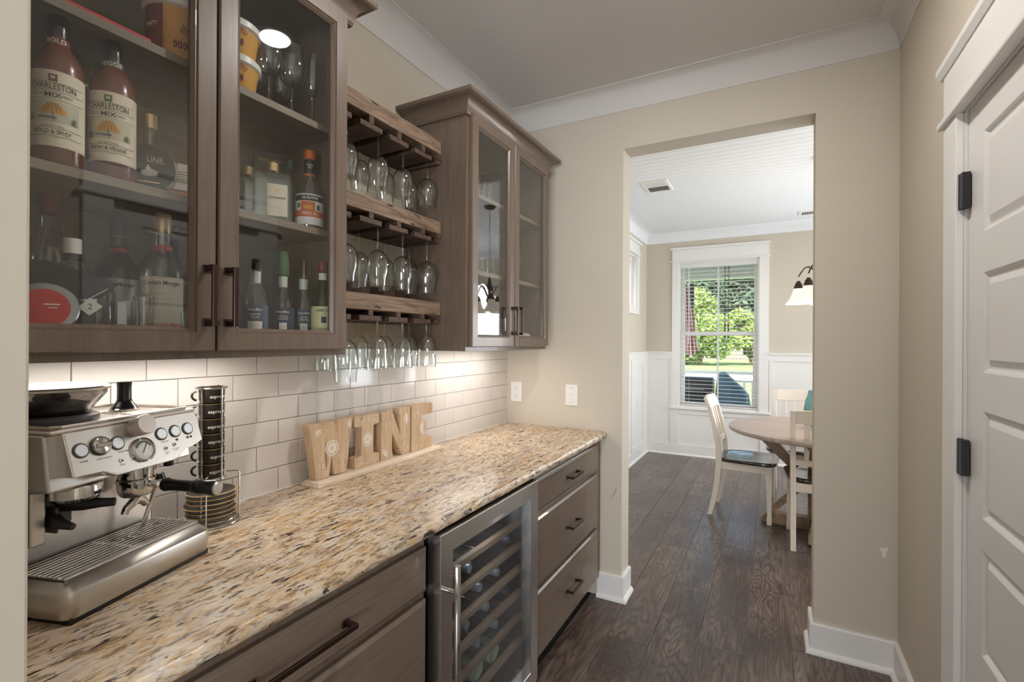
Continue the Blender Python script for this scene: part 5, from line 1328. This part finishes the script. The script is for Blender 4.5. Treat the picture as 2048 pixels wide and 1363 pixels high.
gl_ = thing('barbecue_grill', 'black domed barbecue grill on the porch outside the window', 'grill', (-1.05, 7.6, -.06), world=False)
mb = MB(); rs = []
for k in range(9):
    a = PI*k/8; rs.append([(x, -.24*math.cos(a), .72+.25*math.sin(a)) for x in (-.30, .30)])
prof = [(-.24*math.cos(PI*k/10), .74+.22*math.sin(PI*k/10)) for k in range(11)]
MB().prism(prof, 0, -.31, .27).build('lid', M['mblack'], gl_, .01, smooth=True)
MB().box(-.31, .27, -.24, .24, .55, .735).build('firebox', M['mblack'], gl_, .008)
for x in (-.27, .23):
    for y in (-.2, .2): MB().box(x-.018, x+.018, y-.018, y+.018, 0, .56).build('leg', M['dgrey'], gl_)
MB().tube([(-.2, -.26, .80), (-.2, -.30, .80), (.18, -.30, .80), (.18, -.26, .80)], .009, 8).build('lid_handle', M['tin'], gl_)
cv = thing('patio_cover', 'slate blue cover draped over porch furniture beside the grill', 'cover', (-.54, 7.60, -.06), world=False)
rnd = random.Random(4); rs = []
for k, (w0, w1, z) in enumerate([(-.20, .28, 0), (-.21, .27, .3), (-.21, .25, .60), (-.20, .22, .74), (-.20, .12, .86), (-.18, .02, .95), (-.16, -.06, 1.03), (-.13, -.09, 1.04)]):
    cx, hw = (w0+w1)/2, (w1-w0)/2
    rs.append([(cx+hw*math.copysign(abs(math.cos(a))**.6, math.cos(a))*(1+rnd.uniform(-.05, .05)), (.24-.02*k)*math.copysign(abs(math.sin(a))**.7, math.sin(a))*(1+rnd.uniform(-.05, .05)), z) for a in [2*PI*i/28 for i in range(28)]])
MB().ring(rs).build('fabric', M['tarp'], cv, smooth=True)
fg = thing('flag', 'striped red white and blue flag hanging limp from a white pole on the porch', 'flag', (-1.2, 8.2, 1.0), world=False)
MB().tube([(-.34, .42, .55), (.03, -.08, 1.42)], .012, 8).build('pole', M['white'], fg)
for i in range(9):
    a0, a1 = i/9, (i+1)/9
    def fx(t_, z): return (-.09+.20*t_, .03*math.sin(t_*17+z*1.5), z)
    top, bot = 1.36-.05*a0, .16+.30*abs(a0-.45)
    mb = MB(); rs = []
    for j in range(9):
        z = top+(bot-top)*j/8; wd = .55+.65*j/8
        p = [fx(a0*wd, z), fx((a0+a1)/2*wd, z), fx(a1*wd, z)]
        rs.append([*p, *[(q[0], q[1]+.003, q[2]) for q in p[::-1]]])
    mb.ring(rs); o = mb.build('stripe', M['red'] if i % 2 else M['wcloth'], fg, smooth=True)
mb = MB(); mb.prism([(.02, 1.34), (.075, 1.31), (.072, .98), (.03, .96), (.015, 1.2)], 1, -.042, -.036); mb.build('canton', M['navy'], fg)
for k, x in enumerate((-.672, -.622)):
    hc_ = thing('hanging_chain', ('left', 'right')[k]+' one of two dark chains hanging from the porch beam', 'chain', (x, 8.15, 2.70), world=False)
    mb = MB(); z = 0; i = 0
    while z > -1.0:
        pts = [((.012*math.cos(a) if i % 2 else 0), (0 if i % 2 else .012*math.cos(a)), z-.026+.028*math.sin(a)) for a in [2*PI*j/8 for j in range(8)]]
        mb.tube(pts, .0045, 5, True); z -= .045; i += 1
    mb.build('links', M['bronze'], hc_); MB().lathe([(.0001, -1.22), (.016, -1.22), (.016, -1.0), (.0001, -1.0)], n=8).build('end_weight', M['bark'], hc_)
ter = struct(box('ground', -70, 60, YF+.15, 90, -.6, -.352, M['grass']))
box('driveway', -40, 40, 24.5, 32, -.352, -.345, plain('grey_asphalt', (150, 150, 154), .9), ter)
fn = thing('board_fence', 'grey board fence along the far edge of the lawn', 'fence', (-5, 52, -.35))
b0 = None
for k in range(110):
    x = -22+k*.30
    if b0 is None: b0 = MB().prism([(-.142, 0), (.142, 0), (.142, 1.45), (.10, 1.52), (-.10, 1.52), (-.142, 1.45)], 1, -.012, .012).build('fence_board', M['fence'], fn, local=True); o = b0
    else: o = b0.copy(); COL.objects.link(o)
    o.location = (x+5, 0, 0)
box('fence_rail', -22.2, 11, 52.012, 52.06, .0, .1, M['fence'], fn); box('fence_rail', -22.2, 11, 52.012, 52.06, .8, .9, M['fence'], fn)
def foliage(mb, c, rad, n, size, rnd):
    for _ in range(n):
        while True:
            p = Vector((rnd.uniform(-1, 1), rnd.uniform(-1, 1), rnd.uniform(-1, 1)))
            if .25 < p.length < 1: break
        p = Vector((c[0]+p.x*rad[0], c[1]+p.y*rad[1], c[2]+p.z*rad[2]))
        u = Vector((rnd.gauss(0, 1), rnd.gauss(0, 1), rnd.gauss(0, 1))).normalized(); w = u.orthogonal().normalized()
        s_ = size*rnd.uniform(.6, 1.3)
        mb.add([p-u*s_, p+w*s_*.45, p+u*s_, p-w*s_*.45], [(0, 1, 2, 3)])
tree_n = 0
def tree(label, x, y, h, rx, leaf, n, size, seed, z0=.9):
    rnd = random.Random(seed); t = thing('tree', label, 'tree', (x, y, -.35), group='trees beyond the lawn', world=False)
    mb = MB(); top = h*.75
    mb.tube([(0, 0, 0), (.05*h*.1, 0, h*.3), (-.03*h*.1, .1, h*.6), (0, 0, top)], [.022*h, .018*h, .012*h, .004*h], 8)
    for k in range(5):
        a = rnd.uniform(0, 6.28); mb.tube([(0, 0, h*(.3+.08*k)), (rx*.6*math.cos(a), rx*.6*math.sin(a), h*(.45+.1*k))], [.008*h, .003*h], 6)
    mb.build('trunk', M['bark'], t, smooth=True)
    mb = MB()
    for k in range(9):
        f = k/8; rr = rx*(.55+.5*math.sin(PI*(.15+.75*f)))*.62; a = rnd.uniform(0, 6.28)
        c = (rx*.42*math.cos(a), rx*.42*math.sin(a), z0+(h-z0)*(.08+.84*f))
        foliage(mb, c, (rr, rr, (h-z0)*.17), n//9, size, rnd)
    o = mb.build('foliage', leaf, t); o['kind'] = 'stuff'; return t
tree('bright yellow-green tree in the middle of the window view', -5.0, 40, 5.7, 2.4, M['leafb'], 5000, .22, 1, .4)
tree('bright green tree toward the left side of the window view', -8.4, 43, 4.9, 2.3, M['leafb'], 3500, .22, 2, .4)
tree('low bright green tree toward the right side of the window view', -1.6, 42, 4.1, 2.2, M['leafb'], 3500, .22, 3, .4)
rnd = random.Random(11)
dl_ = ['tall dark green tree far behind the bright tree, %s' % s_ for s_ in ('far left outside the view', 'left of the view', 'left edge of the window', 'left part of the window', 'middle of the window', 'right part of the window', 'right edge of the window', 'outside the view to the right', 'far right outside the view')]
for k, lb in enumerate(dl_):
    tree(lb, -24+k*4.0, 60+rnd.uniform(-2, 3), 13+rnd.uniform(-1.5, 1.5), 3.7, M['leafd'], 5200, .42, 20+k, .3)
